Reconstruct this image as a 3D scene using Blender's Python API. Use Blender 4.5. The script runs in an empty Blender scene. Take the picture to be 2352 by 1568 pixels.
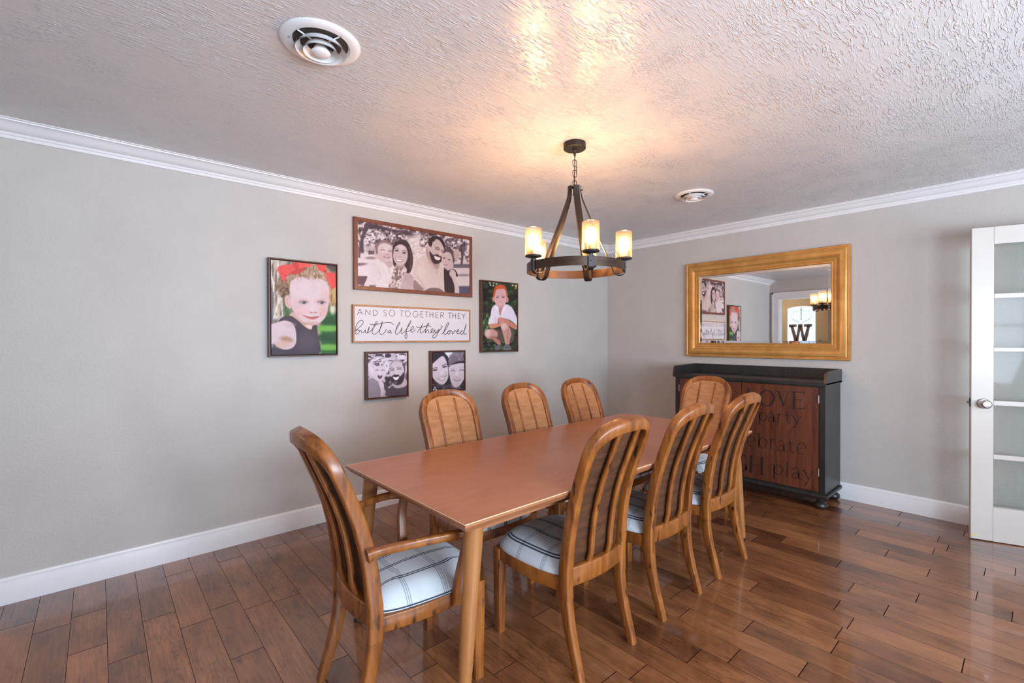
import bpy, bmesh, math, random
import numpy as np
from mathutils import Vector, Matrix
PI = math.pi
S = bpy.context.scene
C = S.collection
random.seed(7)

# ---------------------------------------------------------------- camera, world, light, exposure
F_PX, YAW, PITCH, ROLL = 1070.5, 0.8447, -0.0068, -0.0027
CAM = Vector((-4.6402, -3.4738, 1.342))
fw = Vector((math.cos(YAW)*math.cos(PITCH), math.sin(YAW)*math.cos(PITCH), math.sin(PITCH)))
rt = Vector((math.sin(YAW), -math.cos(YAW), 0)); up = rt.cross(fw)
rt2 = math.cos(ROLL)*rt + math.sin(ROLL)*up
up2 = -math.sin(ROLL)*rt + math.cos(ROLL)*up
cd = bpy.data.cameras.new('camera'); cam = bpy.data.objects.new('camera', cd); C.objects.link(cam)
cd.sensor_width = 36.0; cd.lens = 36.0*F_PX/2352.0; cd.clip_start = 0.02
cam.matrix_world = Matrix(((rt2.x, up2.x, -fw.x, CAM.x), (rt2.y, up2.y, -fw.y, CAM.y), (rt2.z, up2.z, -fw.z, CAM.z), (0, 0, 0, 1)))
S.camera = cam
S.view_settings.view_transform = 'Standard'; S.view_settings.look = 'None'
S.view_settings.gamma = 1.0; S.view_settings.use_curve_mapping = False
S.view_settings.exposure = 0.08
W = bpy.data.worlds.new('world'); S.world = W; W.use_nodes = True
bg = W.node_tree.nodes['Background']; bg.inputs[0].default_value = (0.72, 0.84, 1.0, 1); bg.inputs[1].default_value = 0.95
BULB_W, DAY_W = 8.6, 190.0
BULB_COL, DAY_COL = (1.0, 0.52, 0.22), (0.70, 0.83, 1.0)
def area(name, loc, rot, sx, sy, w, col):
    l = bpy.data.lights.new(name, 'AREA'); l.shape = 'RECTANGLE'; l.size = sx; l.size_y = sy; l.energy = w; l.color = col
    o = bpy.data.objects.new(name, l); o.location = loc; o.rotation_euler = rot; C.objects.link(o); return o
# daylight entering by the two windows behind the photographer and by the foyer glazing
area('daylight', (-3.95, -5.68, 1.35), (PI/2+.38, 0, 0), 1.7, 1.2, DAY_W*1.1, DAY_COL)
area('daylight', (-1.95, -5.68, 1.35), (PI/2+.38, 0, 0), 1.6, 1.2, DAY_W*0.50, DAY_COL)
area('daylight', (-7.15, -0.3, 1.5), (0, -PI/2, 0), 1.2, 1.6, 9, DAY_COL)

area('foyer_fill_light', (-5.95, 0.2, 2.40), (0, 0, 0), 0.35, 0.35, 16, (1.0, 0.80, 0.58))  # added warm fill, no fixture here; brightens the tan entry door in the mirror

# ---------------------------------------------------------------- image homographies: metres on a wall plane <-> image pixels
# (plane coordinates are x,z on the picture wall and y,z on the cabinet front; fixed numbers baked from the solved camera, camera object not read)
PX_CANVAS = np.array([[279.513829, -1.92445093, 1401.89386], [90.775305, -190.164941, 1030.06084], [0.117361844, -0.00120199723, 1.0]])
PX_PANORAMA = np.array([[278.887166, -1.92013636, 1399.25631], [90.5717888, -189.738595, 1029.49861], [0.117098722, -0.00119930238, 1.0]])
PX_SIGN = np.array([[278.817301, -1.91965534, 1398.96226], [90.5490996, -189.691063, 1029.43593], [0.117069387, -0.00119900194, 1.0]])
PX_CABINET = np.array([[31.2643786, -2.01904176, 1341.62739], [108.06695, -199.511949, 1042.70575], [0.138674144, -0.00126107793, 1.0]])
def pixel_to_plane(G, u, v):
    p = np.linalg.solve(G, np.array((u, v, 1.0))); return p[0]/p[2], p[1]/p[2]

# ---------------------------------------------------------------- helpers
def tag(o, label=None, cat=None, group=None, kind=None):
    if label: o['label'] = label
    if cat: o['category'] = cat
    if group: o['group'] = group
    if kind: o['kind'] = kind
    return o
def empty(name, loc=(0, 0, 0), rz=0.0):
    o = bpy.data.objects.new(name, None); o.location = loc; o.rotation_euler = (0, 0, rz); o.empty_display_size = 0.1
    C.objects.link(o); return o
def mesh_obj(name, bm, mat, parent=None, smooth=True, ang=35):
    me = bpy.data.meshes.new(name)
    bmesh.ops.recalc_face_normals(bm, faces=bm.faces)
    bm.to_mesh(me); bm.free()
    if mat: me.materials.append(mat)
    if smooth:
        me.shade_smooth(); me.set_sharp_from_angle(angle=math.radians(ang))
    o = bpy.data.objects.new(name, me); C.objects.link(o)
    if parent: o.parent = parent
    return o
def box(bm, x0, x1, y0, y1, z0, z1, bev=0.0):
    v = [bm.verts.new(p) for p in ((x0,y0,z0),(x1,y0,z0),(x1,y1,z0),(x0,y1,z0),(x0,y0,z1),(x1,y0,z1),(x1,y1,z1),(x0,y1,z1))]
    fs = [bm.faces.new([v[i] for i in q]) for q in ((0,3,2,1),(4,5,6,7),(0,1,5,4),(1,2,6,5),(2,3,7,6),(3,0,4,7))]
    if bev > 0:
        es = set(e for f in fs for e in f.edges)
        bmesh.ops.bevel(bm, geom=list(es), offset=bev, segments=2, affect='EDGES', clamp_overlap=True)
def B(*a, bev=0.0):
    bm = bmesh.new(); box(bm, *a, bev=bev); return bm
def lathe(bm, prof, c=(0,0,0), n=32, cap=True):
    rings = []
    for r, z in prof:
        rings.append([bm.verts.new((c[0]+r*math.cos(2*PI*i/n), c[1]+r*math.sin(2*PI*i/n), c[2]+z)) for i in range(n)])
    for a, b in zip(rings[:-1], rings[1:]):
        for i in range(n):
            j = (i+1) % n; bm.faces.new((a[i], a[j], b[j], b[i]))
    if cap:
        if prof[0][0] > 1e-5: bm.faces.new(rings[0][::-1])
        if prof[-1][0] > 1e-5: bm.faces.new(rings[-1])
    bmesh.ops.remove_doubles(bm, verts=bm.verts, dist=1e-6)
def tube(bm, pts, r, n=8, closed=False, cap=True):
    pts = [Vector(p) for p in pts]; m = len(pts); rings = []
    rs = r if isinstance(r, (list, tuple)) else [r]*m
    ref = None
    for i, p in enumerate(pts):
        if closed: t = pts[(i+1) % m]-pts[i-1]
        else: t = pts[min(i+1, m-1)]-pts[max(i-1, 0)]
        t.normalize()
        if ref is None: ref = t.orthogonal().normalized()
        ref = (ref-t*ref.dot(t)).normalized(); b = t.cross(ref)
        rings.append([bm.verts.new(p+rs[i]*(math.cos(2*PI*k/n)*ref+math.sin(2*PI*k/n)*b)) for k in range(n)])
    for i in range(m if closed else m-1):
        a, b2 = rings[i], rings[(i+1) % m]
        for k in range(n):
            j = (k+1) % n; bm.faces.new((a[k], a[j], b2[j], b2[k]))
    if cap and not closed: bm.faces.new(rings[0][::-1]); bm.faces.new(rings[-1])
def sweep(bm, pts, A, Bv, ha, hb, ch=0.25):
    """rounded-rectangle section: half sizes ha along A[i], hb along Bv[i]"""
    rings = []; m = len(pts)
    for i in range(m):
        p = Vector(pts[i]); a = Vector(A[i]).normalized(); b = Vector(Bv[i]).normalized()
        wa = ha[i] if isinstance(ha, (list, tuple)) else ha; wb = hb[i] if isinstance(hb, (list, tuple)) else hb
        c = ch*min(wa, wb)*2
        sec = [(wa-c, -wb), (wa-.3*c, -wb+.3*c), (wa, -wb+c), (wa, wb-c), (wa-.3*c, wb-.3*c), (wa-c, wb), (-wa+c, wb), (-wa+.3*c, wb-.3*c), (-wa, wb-c), (-wa, -wb+c), (-wa+.3*c, -wb+.3*c), (-wa+c, -wb)]
        rings.append([bm.verts.new(p+a*u+b*v) for u, v in sec])
    n = 12
    for r0, r1 in zip(rings[:-1], rings[1:]):
        for k in range(n):
            j = (k+1) % n; bm.faces.new((r0[k], r0[j], r1[j], r1[k]))
    bm.faces.new(rings[0][::-1]); bm.faces.new(rings[-1])
def cat(pts, n=8, closed=False):
    """Catmull-Rom through points"""
    P_ = [Vector(p) if len(p) == 3 else Vector((p[0], p[1], 0)) for p in pts]; out = []; m = len(P_)
    for i in range(m if closed else m-1):
        p0 = P_[i-1] if (closed or i > 0) else P_[0]*2-P_[1]
        p1 = P_[i]; p2 = P_[(i+1) % m]
        p3 = P_[(i+2) % m] if (closed or i+2 < m) else P_[-1]*2-P_[-2]
        for k in range(n):
            t = k/n
            out.append(0.5*((2*p1)+(p2-p0)*t+(2*p0-5*p1+4*p2-p3)*t*t+(3*p1-p0-3*p2+p3)*t**3))
    if not closed: out.append(P_[-1])
    return out
def lerp_tab(tab, z):
    if z <= tab[0][0]: return tab[0][1]
    for (a, va), (b, vb) in zip(tab[:-1], tab[1:]):
        if z <= b:
            t = (z-a)/(b-a); return va+(vb-va)*t
    return tab[-1][1]

# ---------------------------------------------------------------- materials
def new_mat(name):
    m = bpy.data.materials.new(name); m.use_nodes = True
    nt = m.node_tree; b = nt.nodes['Principled BSDF']; return m, nt, b
def nd(nt, typ, **kw):
    n = nt.nodes.new(typ)
    for k, v in kw.items():
        if k in n.inputs: n.inputs[k].default_value = v
        else: setattr(n, k, v)
    return n
def plain(name, col, rough=0.5, metal=0.0, spec=0.5, coat=0.0):
    m, nt, b = new_mat(name); b.inputs['Base Color'].default_value = (*col, 1); b.inputs['Roughness'].default_value = rough
    b.inputs['Metallic'].default_value = metal; b.inputs['Specular IOR Level'].default_value = spec
    b.inputs['Coat Weight'].default_value = coat; b.inputs['Coat Roughness'].default_value = 0.15
    return m
def ramp(nt, stops, interp='LINEAR'):
    r = nt.nodes.new('ShaderNodeValToRGB'); r.color_ramp.interpolation = interp
    while len(r.color_ramp.elements) < len(stops): r.color_ramp.elements.new(0.5)
    for e, (p, c) in zip(r.color_ramp.elements, stops): e.position = p; e.color = (*c, 1)
    return r
def wood(name, c0, c1, c2, scale=(6, 6, 1.2), rough=0.32, coat=0.25, detail=8.0, streak=60.0, spots=False):
    m, nt, b = new_mat(name)
    tc = nd(nt, 'ShaderNodeTexCoord'); oi = nd(nt, 'ShaderNodeObjectInfo')
    mp = nd(nt, 'ShaderNodeMapping'); mp.inputs['Scale'].default_value = scale
    add = nd(nt, 'ShaderNodeVectorMath', operation='ADD')
    sc = nd(nt, 'ShaderNodeMath', operation='MULTIPLY'); sc.inputs[1].default_value = 13.0
    nt.links.new(oi.outputs['Random'], sc.inputs[0])
    nt.links.new(tc.outputs['Object'], add.inputs[0]); nt.links.new(sc.outputs[0], add.inputs[1])
    nt.links.new(add.outputs[0], mp.inputs[0])
    n1 = nd(nt, 'ShaderNodeTexNoise', Scale=2.2, Detail=detail, Roughness=0.6, Distortion=1.2)
    nt.links.new(mp.outputs[0], n1.inputs['Vector'])
    mp2 = nd(nt, 'ShaderNodeMapping'); mp2.inputs['Scale'].default_value = tuple(s*streak/6 for s in scale[:2])+(scale[2]*2.5,) if scale[2] < scale[0] else tuple(s*8 for s in scale)
    nt.links.new(add.outputs[0], mp2.inputs[0])
    n2 = nd(nt, 'ShaderNodeTexNoise', Scale=1.5, Detail=4.0, Roughness=0.6, Distortion=0.3)
    nt.links.new(mp2.outputs[0], n2.inputs['Vector'])
    mx = nd(nt, 'ShaderNodeMath', operation='MULTIPLY_ADD'); mx.inputs[1].default_value = 0.35
    nt.links.new(n2.outputs['Fac'], mx.inputs[0]); nt.links.new(n1.outputs['Fac'], mx.inputs[2])
    r = ramp(nt, [(0.38, c0), (0.62, c1), (0.92, c2)]); nt.links.new(mx.outputs[0], r.inputs[0])
    out = r.outputs[0]
    if spots:
        n3 = nd(nt, 'ShaderNodeTexNoise', Scale=1.6, Detail=2.0, Roughness=0.5)
        mp3 = nd(nt, 'ShaderNodeMapping'); mp3.inputs['Scale'].default_value = (22, 22, 7)
        nt.links.new(add.outputs[0], mp3.inputs[0]); nt.links.new(mp3.outputs[0], n3.inputs['Vector'])
        r3 = ramp(nt, [(0.62, (0, 0, 0)), (0.74, (1, 1, 1))]); nt.links.new(n3.outputs['Fac'], r3.inputs[0])
        m3 = nd(nt, 'ShaderNodeMix', data_type='RGBA'); nt.links.new(r3.outputs[0], m3.inputs['Factor'])
        nt.links.new(out, m3.inputs['A']); m3.inputs['B'].default_value = (c0[0]*.55, c0[1]*.5, c0[2]*.45, 1); out = m3.outputs['Result']
    nt.links.new(out, b.inputs['Base Color'])
    bp = nd(nt, 'ShaderNodeBump', Strength=0.06, Distance=0.002); nt.links.new(n2.outputs['Fac'], bp.inputs['Height']); nt.links.new(bp.outputs[0], b.inputs['Normal'])
    b.inputs['Roughness'].default_value = rough; b.inputs['Coat Weight'].default_value = coat; b.inputs['Coat Roughness'].default_value = 0.18
    return m

def paint(name, col, bump=0.0, scale=60, rough=0.6, spec=0.4, stretch=(1, 1, 1), rng=(0.45, 0.65)):
    m, nt, b = new_mat(name)
    tc = nd(nt, 'ShaderNodeTexCoord'); mp = nd(nt, 'ShaderNodeMapping'); mp.inputs['Scale'].default_value = stretch
    nt.links.new(tc.outputs['Object'], mp.inputs[0])
    n = nd(nt, 'ShaderNodeTexNoise', Scale=scale, Detail=5.0, Roughness=0.55); nt.links.new(mp.outputs[0], n.inputs['Vector'])
    if bump > 0:
        r = ramp(nt, [(rng[0], (0, 0, 0)), (rng[1], (1, 1, 1))]); nt.links.new(n.outputs['Fac'], r.inputs[0])
        bp = nd(nt, 'ShaderNodeBump', Strength=bump, Distance=0.004); nt.links.new(r.outputs[0], bp.inputs['Height']); nt.links.new(bp.outputs[0], b.inputs['Normal'])
    n2 = nd(nt, 'ShaderNodeTexNoise', Scale=3.0, Detail=3.0)
    nt.links.new(tc.outputs['Object'], n2.inputs['Vector'])
    r2 = ramp(nt, [(0.3, tuple(c*0.96 for c in col)), (0.7, tuple(min(1, c*1.03) for c in col))]); nt.links.new(n2.outputs['Fac'], r2.inputs[0])
    nt.links.new(r2.outputs[0], b.inputs['Base Color'])
    b.inputs['Roughness'].default_value = rough; b.inputs['Specular IOR Level'].default_value = spec
    return m
M = {}
M['wall'] = paint('wall_paint', (0.50, 0.475, 0.445), bump=0.22, scale=70, rough=0.55)
M['trim'] = paint('white_trim_paint', (0.76, 0.76, 0.77), rough=0.3, spec=0.5)
M['door_white'] = paint('ivory_door_paint', (0.56, 0.515, 0.465), rough=0.35, spec=0.5)
M['door_tan'] = paint('tan_door_paint', (0.50, 0.37, 0.21), rough=0.4)
M['vent_white'] = plain('white_enamel', (0.78, 0.78, 0.78), 0.3)
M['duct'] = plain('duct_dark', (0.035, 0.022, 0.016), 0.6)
M['black'] = wood('black_paint', (0.010, 0.010, 0.011), (0.016, 0.015, 0.015), (0.026, 0.023, 0.021), rough=0.42, coat=0.12)
M['glider'] = plain('black_plastic', (0.012, 0.012, 0.013), 0.3)
M['iron'] = plain('bronze_iron', (0.018, 0.014, 0.012), 0.45, 0.4)
M['ironb'] = plain('dark_iron', (0.035, 0.033, 0.034), 0.45, 0.5)
M['nickel'] = plain('satin_nickel', (0.45, 0.42, 0.40), 0.28, 1.0)
M['mirror'] = plain('mirror_silver', (0.80, 0.80, 0.80), 0.015, 1.0)
M['chair'] = wood('honey_oak', (0.058, 0.015, 0.003), (0.20, 0.059, 0.0085), (0.37, 0.126, 0.021), rough=0.36, coat=0.18, spots=True)
M['tleg'] = wood('light_maple', (0.26, 0.098, 0.024), (0.315, 0.124, 0.034), (0.37, 0.155, 0.047), scale=(8, 8, 0.8), rough=0.35, coat=0.2)
M['ttop'] = wood('table_laminate', (0.33, 0.115, 0.052), (0.375, 0.138, 0.064), (0.42, 0.162, 0.079), scale=(2.0, 9, 9), rough=0.36, coat=0.12)
M['tedge'] = wood('table_edge_wood', (0.26, 0.095, 0.038), (0.31, 0.12, 0.048), (0.36, 0.15, 0.065), scale=(2, 9, 9), rough=0.4, coat=0.15)
M['tline'] = plain('pale_edge_line', (0.72, 0.50, 0.32), 0.45)
M['walnut'] = wood('walnut_frame', (0.055, 0.020, 0.012), (0.095, 0.034, 0.018), (0.15, 0.058, 0.030), rough=0.4, coat=0.1)
M['redwood'] = wood('red_walnut_frame', (0.095, 0.026, 0.012), (0.15, 0.042, 0.018), (0.22, 0.068, 0.030), rough=0.4, coat=0.1)
M['oak'] = wood('oak_frame', (0.30, 0.13, 0.05), (0.40, 0.19, 0.08), (0.50, 0.26, 0.12), rough=0.45, coat=0.0)
M['cabdoor'] = wood('mahogany_door', (0.042, 0.011, 0.006), (0.088, 0.024, 0.011), (0.16, 0.050, 0.022), scale=(7, 7, 0.9), rough=0.36, coat=0.2)
M['ink'] = plain('dark_lettering', (0.014, 0.010, 0.009), 0.5)
M['signink'] = plain('sign_ink', (0.045, 0.030, 0.030), 0.6)
M['signink2'] = plain('sign_ink_soft', (0.12, 0.085, 0.085), 0.6)
M['signboard'] = plain('sign_board', (0.60, 0.585, 0.63), 0.5)
M['shadowgap'] = plain('frame_gap', (0.012, 0.008, 0.007), 0.7)
M['canvas_edge'] = plain('canvas_edge', (0.30, 0.25, 0.22), 0.7)
M['sticker'] = plain('yellow_sticker', (0.75, 0.62, 0.03), 0.5)
M['wletter'] = plain('brown_letter', (0.13, 0.07, 0.05), 0.6)
M['lead'] = plain('lead_came', (0.08, 0.12, 0.11), 0.5)

# gold leaf
def gold():
    m, nt, b = new_mat('antique_gold')
    tc = nd(nt, 'ShaderNodeTexCoord'); n = nd(nt, 'ShaderNodeTexNoise', Scale=9.0, Detail=6.0, Roughness=0.6); nt.links.new(tc.outputs['Object'], n.inputs['Vector'])
    r = ramp(nt, [(0.3, (0.44, 0.205, 0.050)), (0.5, (0.53, 0.265, 0.070)), (0.75, (0.60, 0.33, 0.10))]); nt.links.new(n.outputs['Fac'], r.inputs[0])
    nt.links.new(r.outputs[0], b.inputs['Base Color']); b.inputs['Metallic'].default_value = 0.4; b.inputs['Roughness'].default_value = 0.38
    return m
M['gold'] = gold()
# brown-copper inside of the chandelier ring
M['ring'] = wood('brushed_brown_iron', (0.026, 0.013, 0.008), (0.048, 0.024, 0.014), (0.08, 0.042, 0.024), scale=(5, 5, 30), rough=0.38, coat=0.0)
M['ring'].node_tree.nodes['Principled BSDF'].inputs['Metallic'].default_value = 0.5

def ceiling_mat():
    m, nt, b = new_mat('trowelled_ceiling')
    tc = nd(nt, 'ShaderNodeTexCoord')
    n0 = nd(nt, 'ShaderNodeTexNoise', Scale=3.5, Detail=2.0); nt.links.new(tc.outputs['Object'], n0.inputs['Vector'])
    mul = nd(nt, 'ShaderNodeVectorMath', operation='SCALE'); mul.inputs['Scale'].default_value = 0.07; nt.links.new(n0.outputs['Color'], mul.inputs[0])
    rot = nd(nt, 'ShaderNodeVectorMath', operation='ADD'); nt.links.new(tc.outputs['Object'], rot.inputs[0]); nt.links.new(mul.outputs[0], rot.inputs[1])
    def strokes(scl, rz, lo, hi, seed):
        mp = nd(nt, 'ShaderNodeMapping'); mp.inputs['Scale'].default_value = scl; mp.inputs['Rotation'].default_value = (0, 0, rz); mp.inputs['Location'].default_value = (seed, seed*1.7, 0); nt.links.new(rot.outputs[0], mp.inputs[0])
        n1 = nd(nt, 'ShaderNodeTexNoise', Scale=1.0, Detail=2.5, Roughness=0.5, Distortion=0.5); nt.links.new(mp.outputs[0], n1.inputs['Vector'])
        r1 = ramp(nt, [(lo, (0, 0, 0)), (hi, (1, 1, 1))]); nt.links.new(n1.outputs['Fac'], r1.inputs[0]); return r1.outputs[0]
    sA = strokes((22, 125, 1), 0.06, 0.50, 0.60, 0); sB = strokes((62, 165, 1), -0.5, 0.50, 0.62, 3.3)
    n4 = nd(nt, 'ShaderNodeTexNoise', Scale=1.4, Detail=2.0, Roughness=0.5); nt.links.new(tc.outputs['Object'], n4.inputs['Vector'])
    r4 = ramp(nt, [(0.50, (0, 0, 0)), (0.62, (1, 1, 1))]); nt.links.new(n4.outputs['Fac'], r4.inputs[0])
    mx = nd(nt, 'ShaderNodeMix', data_type='FLOAT'); nt.links.new(r4.outputs[0], mx.inputs['Factor']); nt.links.new(sA, mx.inputs['A']); nt.links.new(sB, mx.inputs['B'])
    n5 = nd(nt, 'ShaderNodeTexNoise', Scale=5.0, Detail=3.0, Roughness=0.6); nt.links.new(tc.outputs['Object'], n5.inputs['Vector'])
    r5 = ramp(nt, [(0.38, (0.12, 0.12, 0.12)), (0.60, (1, 1, 1))]); nt.links.new(n5.outputs['Fac'], r5.inputs[0])
    mu = nd(nt, 'ShaderNodeMath', operation='MULTIPLY'); nt.links.new(mx.outputs['Result'], mu.inputs[0]); nt.links.new(r5.outputs[0], mu.inputs[1])
    bp = nd(nt, 'ShaderNodeBump', Strength=1.0, Distance=0.004); nt.links.new(mu.outputs[0], bp.inputs['Height']); nt.links.new(bp.outputs[0], b.inputs['Normal'])
    b.inputs['Base Color'].default_value = (0.62, 0.60, 0.595, 1)
    b.inputs['Roughness'].default_value = 0.25; b.inputs['Specular IOR Level'].default_value = 0.7
    return m
M['ceiling'] = ceiling_mat()

def floor_mat():
    m, nt, b = new_mat('oak_plank_floor')
    at = nd(nt, 'ShaderNodeAttribute', attribute_name='plank'); tc = nd(nt, 'ShaderNodeTexCoord')
    sep = nd(nt, 'ShaderNodeSeparateColor'); nt.links.new(at.outputs['Color'], sep.inputs[0])
    off = nd(nt, 'ShaderNodeVectorMath', operation='SCALE'); off.inputs['Scale'].default_value = 37.0; nt.links.new(at.outputs['Color'], off.inputs[0])
    add = nd(nt, 'ShaderNodeVectorMath', operation='ADD'); nt.links.new(tc.outputs['Object'], add.inputs[0]); nt.links.new(off.outputs[0], add.inputs[1])
    mp = nd(nt, 'ShaderNodeMapping'); mp.inputs['Scale'].default_value = (9, 1.6, 1); nt.links.new(add.outputs[0], mp.inputs[0])
    n1 = nd(nt, 'ShaderNodeTexNoise', Scale=1.5, Detail=4.0, Roughness=0.55, Distortion=0.6); nt.links.new(mp.outputs[0], n1.inputs['Vector'])
    # growth rings: bands of the noise field (cathedral figure)
    mulr = nd(nt, 'ShaderNodeMath', operation='MULTIPLY'); mulr.inputs[1].default_value = 11.0; nt.links.new(n1.outputs['Fac'], mulr.inputs[0])
    fr = nd(nt, 'ShaderNodeMath', operation='PINGPONG'); fr.inputs[1].default_value = 0.5; nt.links.new(mulr.outputs[0], fr.inputs[0])
    rr = ramp(nt, [(0.0, (0.55, 0.55, 0.55)), (0.16, (1, 1, 1))]); nt.links.new(fr.outputs[0], rr.inputs[0])
    mp2 = nd(nt, 'ShaderNodeMapping'); mp2.inputs['Scale'].default_value = (120, 5, 1); nt.links.new(add.outputs[0], mp2.inputs[0])
    n2 = nd(nt, 'ShaderNodeTexNoise', Scale=1.0, Detail=4.0, Roughness=0.6); nt.links.new(mp2.outputs[0], n2.inputs['Vector'])
    n3 = nd(nt, 'ShaderNodeTexNoise', Scale=2.4, Detail=3.0, Roughness=0.6)
    mp3 = nd(nt, 'ShaderNodeMapping'); mp3.inputs['Scale'].default_value = (3, 1.3, 1); nt.links.new(add.outputs[0], mp3.inputs[0]); nt.links.new(mp3.outputs[0], n3.inputs['Vector'])
    r3 = ramp(nt, [(0.25, (0.095, 0.030, 0.011)), (0.5, (0.235, 0.086, 0.032)), (0.75, (0.39, 0.155, 0.060))])
    # plank tone shifts the ramp
    t1 = nd(nt, 'ShaderNodeMath', operation='MULTIPLY_ADD'); t1.inputs[1].default_value = 0.36; nt.links.new(sep.outputs[0], t1.inputs[0])
    sub = nd(nt, 'ShaderNodeMath', operation='MULTIPLY_ADD'); sub.inputs[1].default_value = 0.75; sub.inputs[2].default_value = -0.06
    nt.links.new(n3.outputs['Fac'], sub.inputs[0]); nt.links.new(sub.outputs[0], t1.inputs[2]); nt.links.new(t1.outputs[0], r3.inputs[0])
    # grain
    g = nd(nt, 'ShaderNodeMapRange'); g.inputs['From Min'].default_value = 0.3; g.inputs['From Max'].default_value = 0.7; g.inputs['To Min'].default_value = 0.68; g.inputs['To Max'].default_value = 1.2
    nt.links.new(n2.outputs['Fac'], g.inputs['Value'])
    # figure strength differs per plank
    fs = nd(nt, 'ShaderNodeMath', operation='POWER'); fs.inputs[1].default_value = 1.6; nt.links.new(sep.outputs[1], fs.inputs[0])
    mixf = nd(nt, 'ShaderNodeMix', data_type='RGBA'); nt.links.new(fs.outputs[0], mixf.inputs['Factor']); mixf.inputs['A'].default_value = (1, 1, 1, 1); nt.links.new(rr.outputs[0], mixf.inputs['B'])
    m1 = nd(nt, 'ShaderNodeMix', data_type='RGBA', blend_type='MULTIPLY'); m1.inputs['Factor'].default_value = 1; nt.links.new(r3.outputs[0], m1.inputs['A']); nt.links.new(mixf.outputs['Result'], m1.inputs['B'])
    m2 = nd(nt, 'ShaderNodeVectorMath', operation='SCALE'); nt.links.new(m1.outputs['Result'], m2.inputs[0]); nt.links.new(g.outputs[0], m2.inputs['Scale'])
    # knots
    vo = nd(nt, 'ShaderNodeTexVoronoi', Scale=1.0, Randomness=1.0); mpk = nd(nt, 'ShaderNodeMapping'); mpk.inputs['Scale'].default_value = (5.5, 2.4, 1)
    dist = nd(nt, 'ShaderNodeTexNoise', Scale=14.0, Detail=3.0); nt.links.new(add.outputs[0], dist.inputs['Vector'])
    ds = nd(nt, 'ShaderNodeVectorMath', operation='SCALE'); ds.inputs['Scale'].default_value = 0.05; nt.links.new(dist.outputs['Color'], ds.inputs[0])
    da = nd(nt, 'ShaderNodeVectorMath', operation='ADD'); nt.links.new(add.outputs[0], da.inputs[0]); nt.links.new(ds.outputs[0], da.inputs[1])
    nt.links.new(da.outputs[0], mpk.inputs[0]); nt.links.new(mpk.outputs[0], vo.inputs['Vector'])
    rk = ramp(nt, [(0.03, (0.5, 0.46, 0.45)), (0.09, (1, 1, 1))]); nt.links.new(vo.outputs['Distance'], rk.inputs[0])
    m3 = nd(nt, 'ShaderNodeMix', data_type='RGBA', blend_type='MULTIPLY'); m3.inputs['Factor'].default_value = 0.9; nt.links.new(m2.outputs[0], m3.inputs['A']); nt.links.new(rk.outputs[0], m3.inputs['B'])
    # gap colour
    mg = nd(nt, 'ShaderNodeMix', data_type='RGBA'); nt.links.new(sep.outputs[2], mg.inputs['Factor']); nt.links.new(m3.outputs['Result'], mg.inputs['A']); mg.inputs['B'].default_value = (0.022, 0.010, 0.007, 1)
    nt.links.new(mg.outputs['Result'], b.inputs['Base Color'])
    rg = nd(nt, 'ShaderNodeMapRange'); rg.inputs['To Min'].default_value = 0.22; rg.inputs['To Max'].default_value = 0.36; nt.links.new(n3.outputs['Fac'], rg.inputs['Value'])
    nt.links.new(rg.outputs[0], b.inputs['Roughness'])
    hb = nd(nt, 'ShaderNodeMath', operation='ADD'); nt.links.new(n2.outputs['Fac'], hb.inputs[0]); nt.links.new(n3.outputs['Fac'], hb.inputs[1])
    bp = nd(nt, 'ShaderNodeBump', Strength=0.07, Distance=0.003); nt.links.new(hb.outputs[0], bp.inputs['Height']); nt.links.new(bp.outputs[0], b.inputs['Normal'])
    b.inputs['Coat Roughness'].default_value = 0.06
    cw = nd(nt, 'ShaderNodeMapRange'); cw.inputs['To Min'].default_value = 0.7; cw.inputs['To Max'].default_value = 0.0; nt.links.new(sep.outputs[2], cw.inputs['Value']); nt.links.new(cw.outputs[0], b.inputs['Coat Weight'])
    sw = nd(nt, 'ShaderNodeMapRange'); sw.inputs['To Min'].default_value = 0.5; sw.inputs['To Max'].default_value = 0.05; nt.links.new(sep.outputs[2], sw.inputs['Value']); nt.links.new(sw.outputs[0], b.inputs['Specular IOR Level'])
    return m
M['floor'] = floor_mat()

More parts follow.
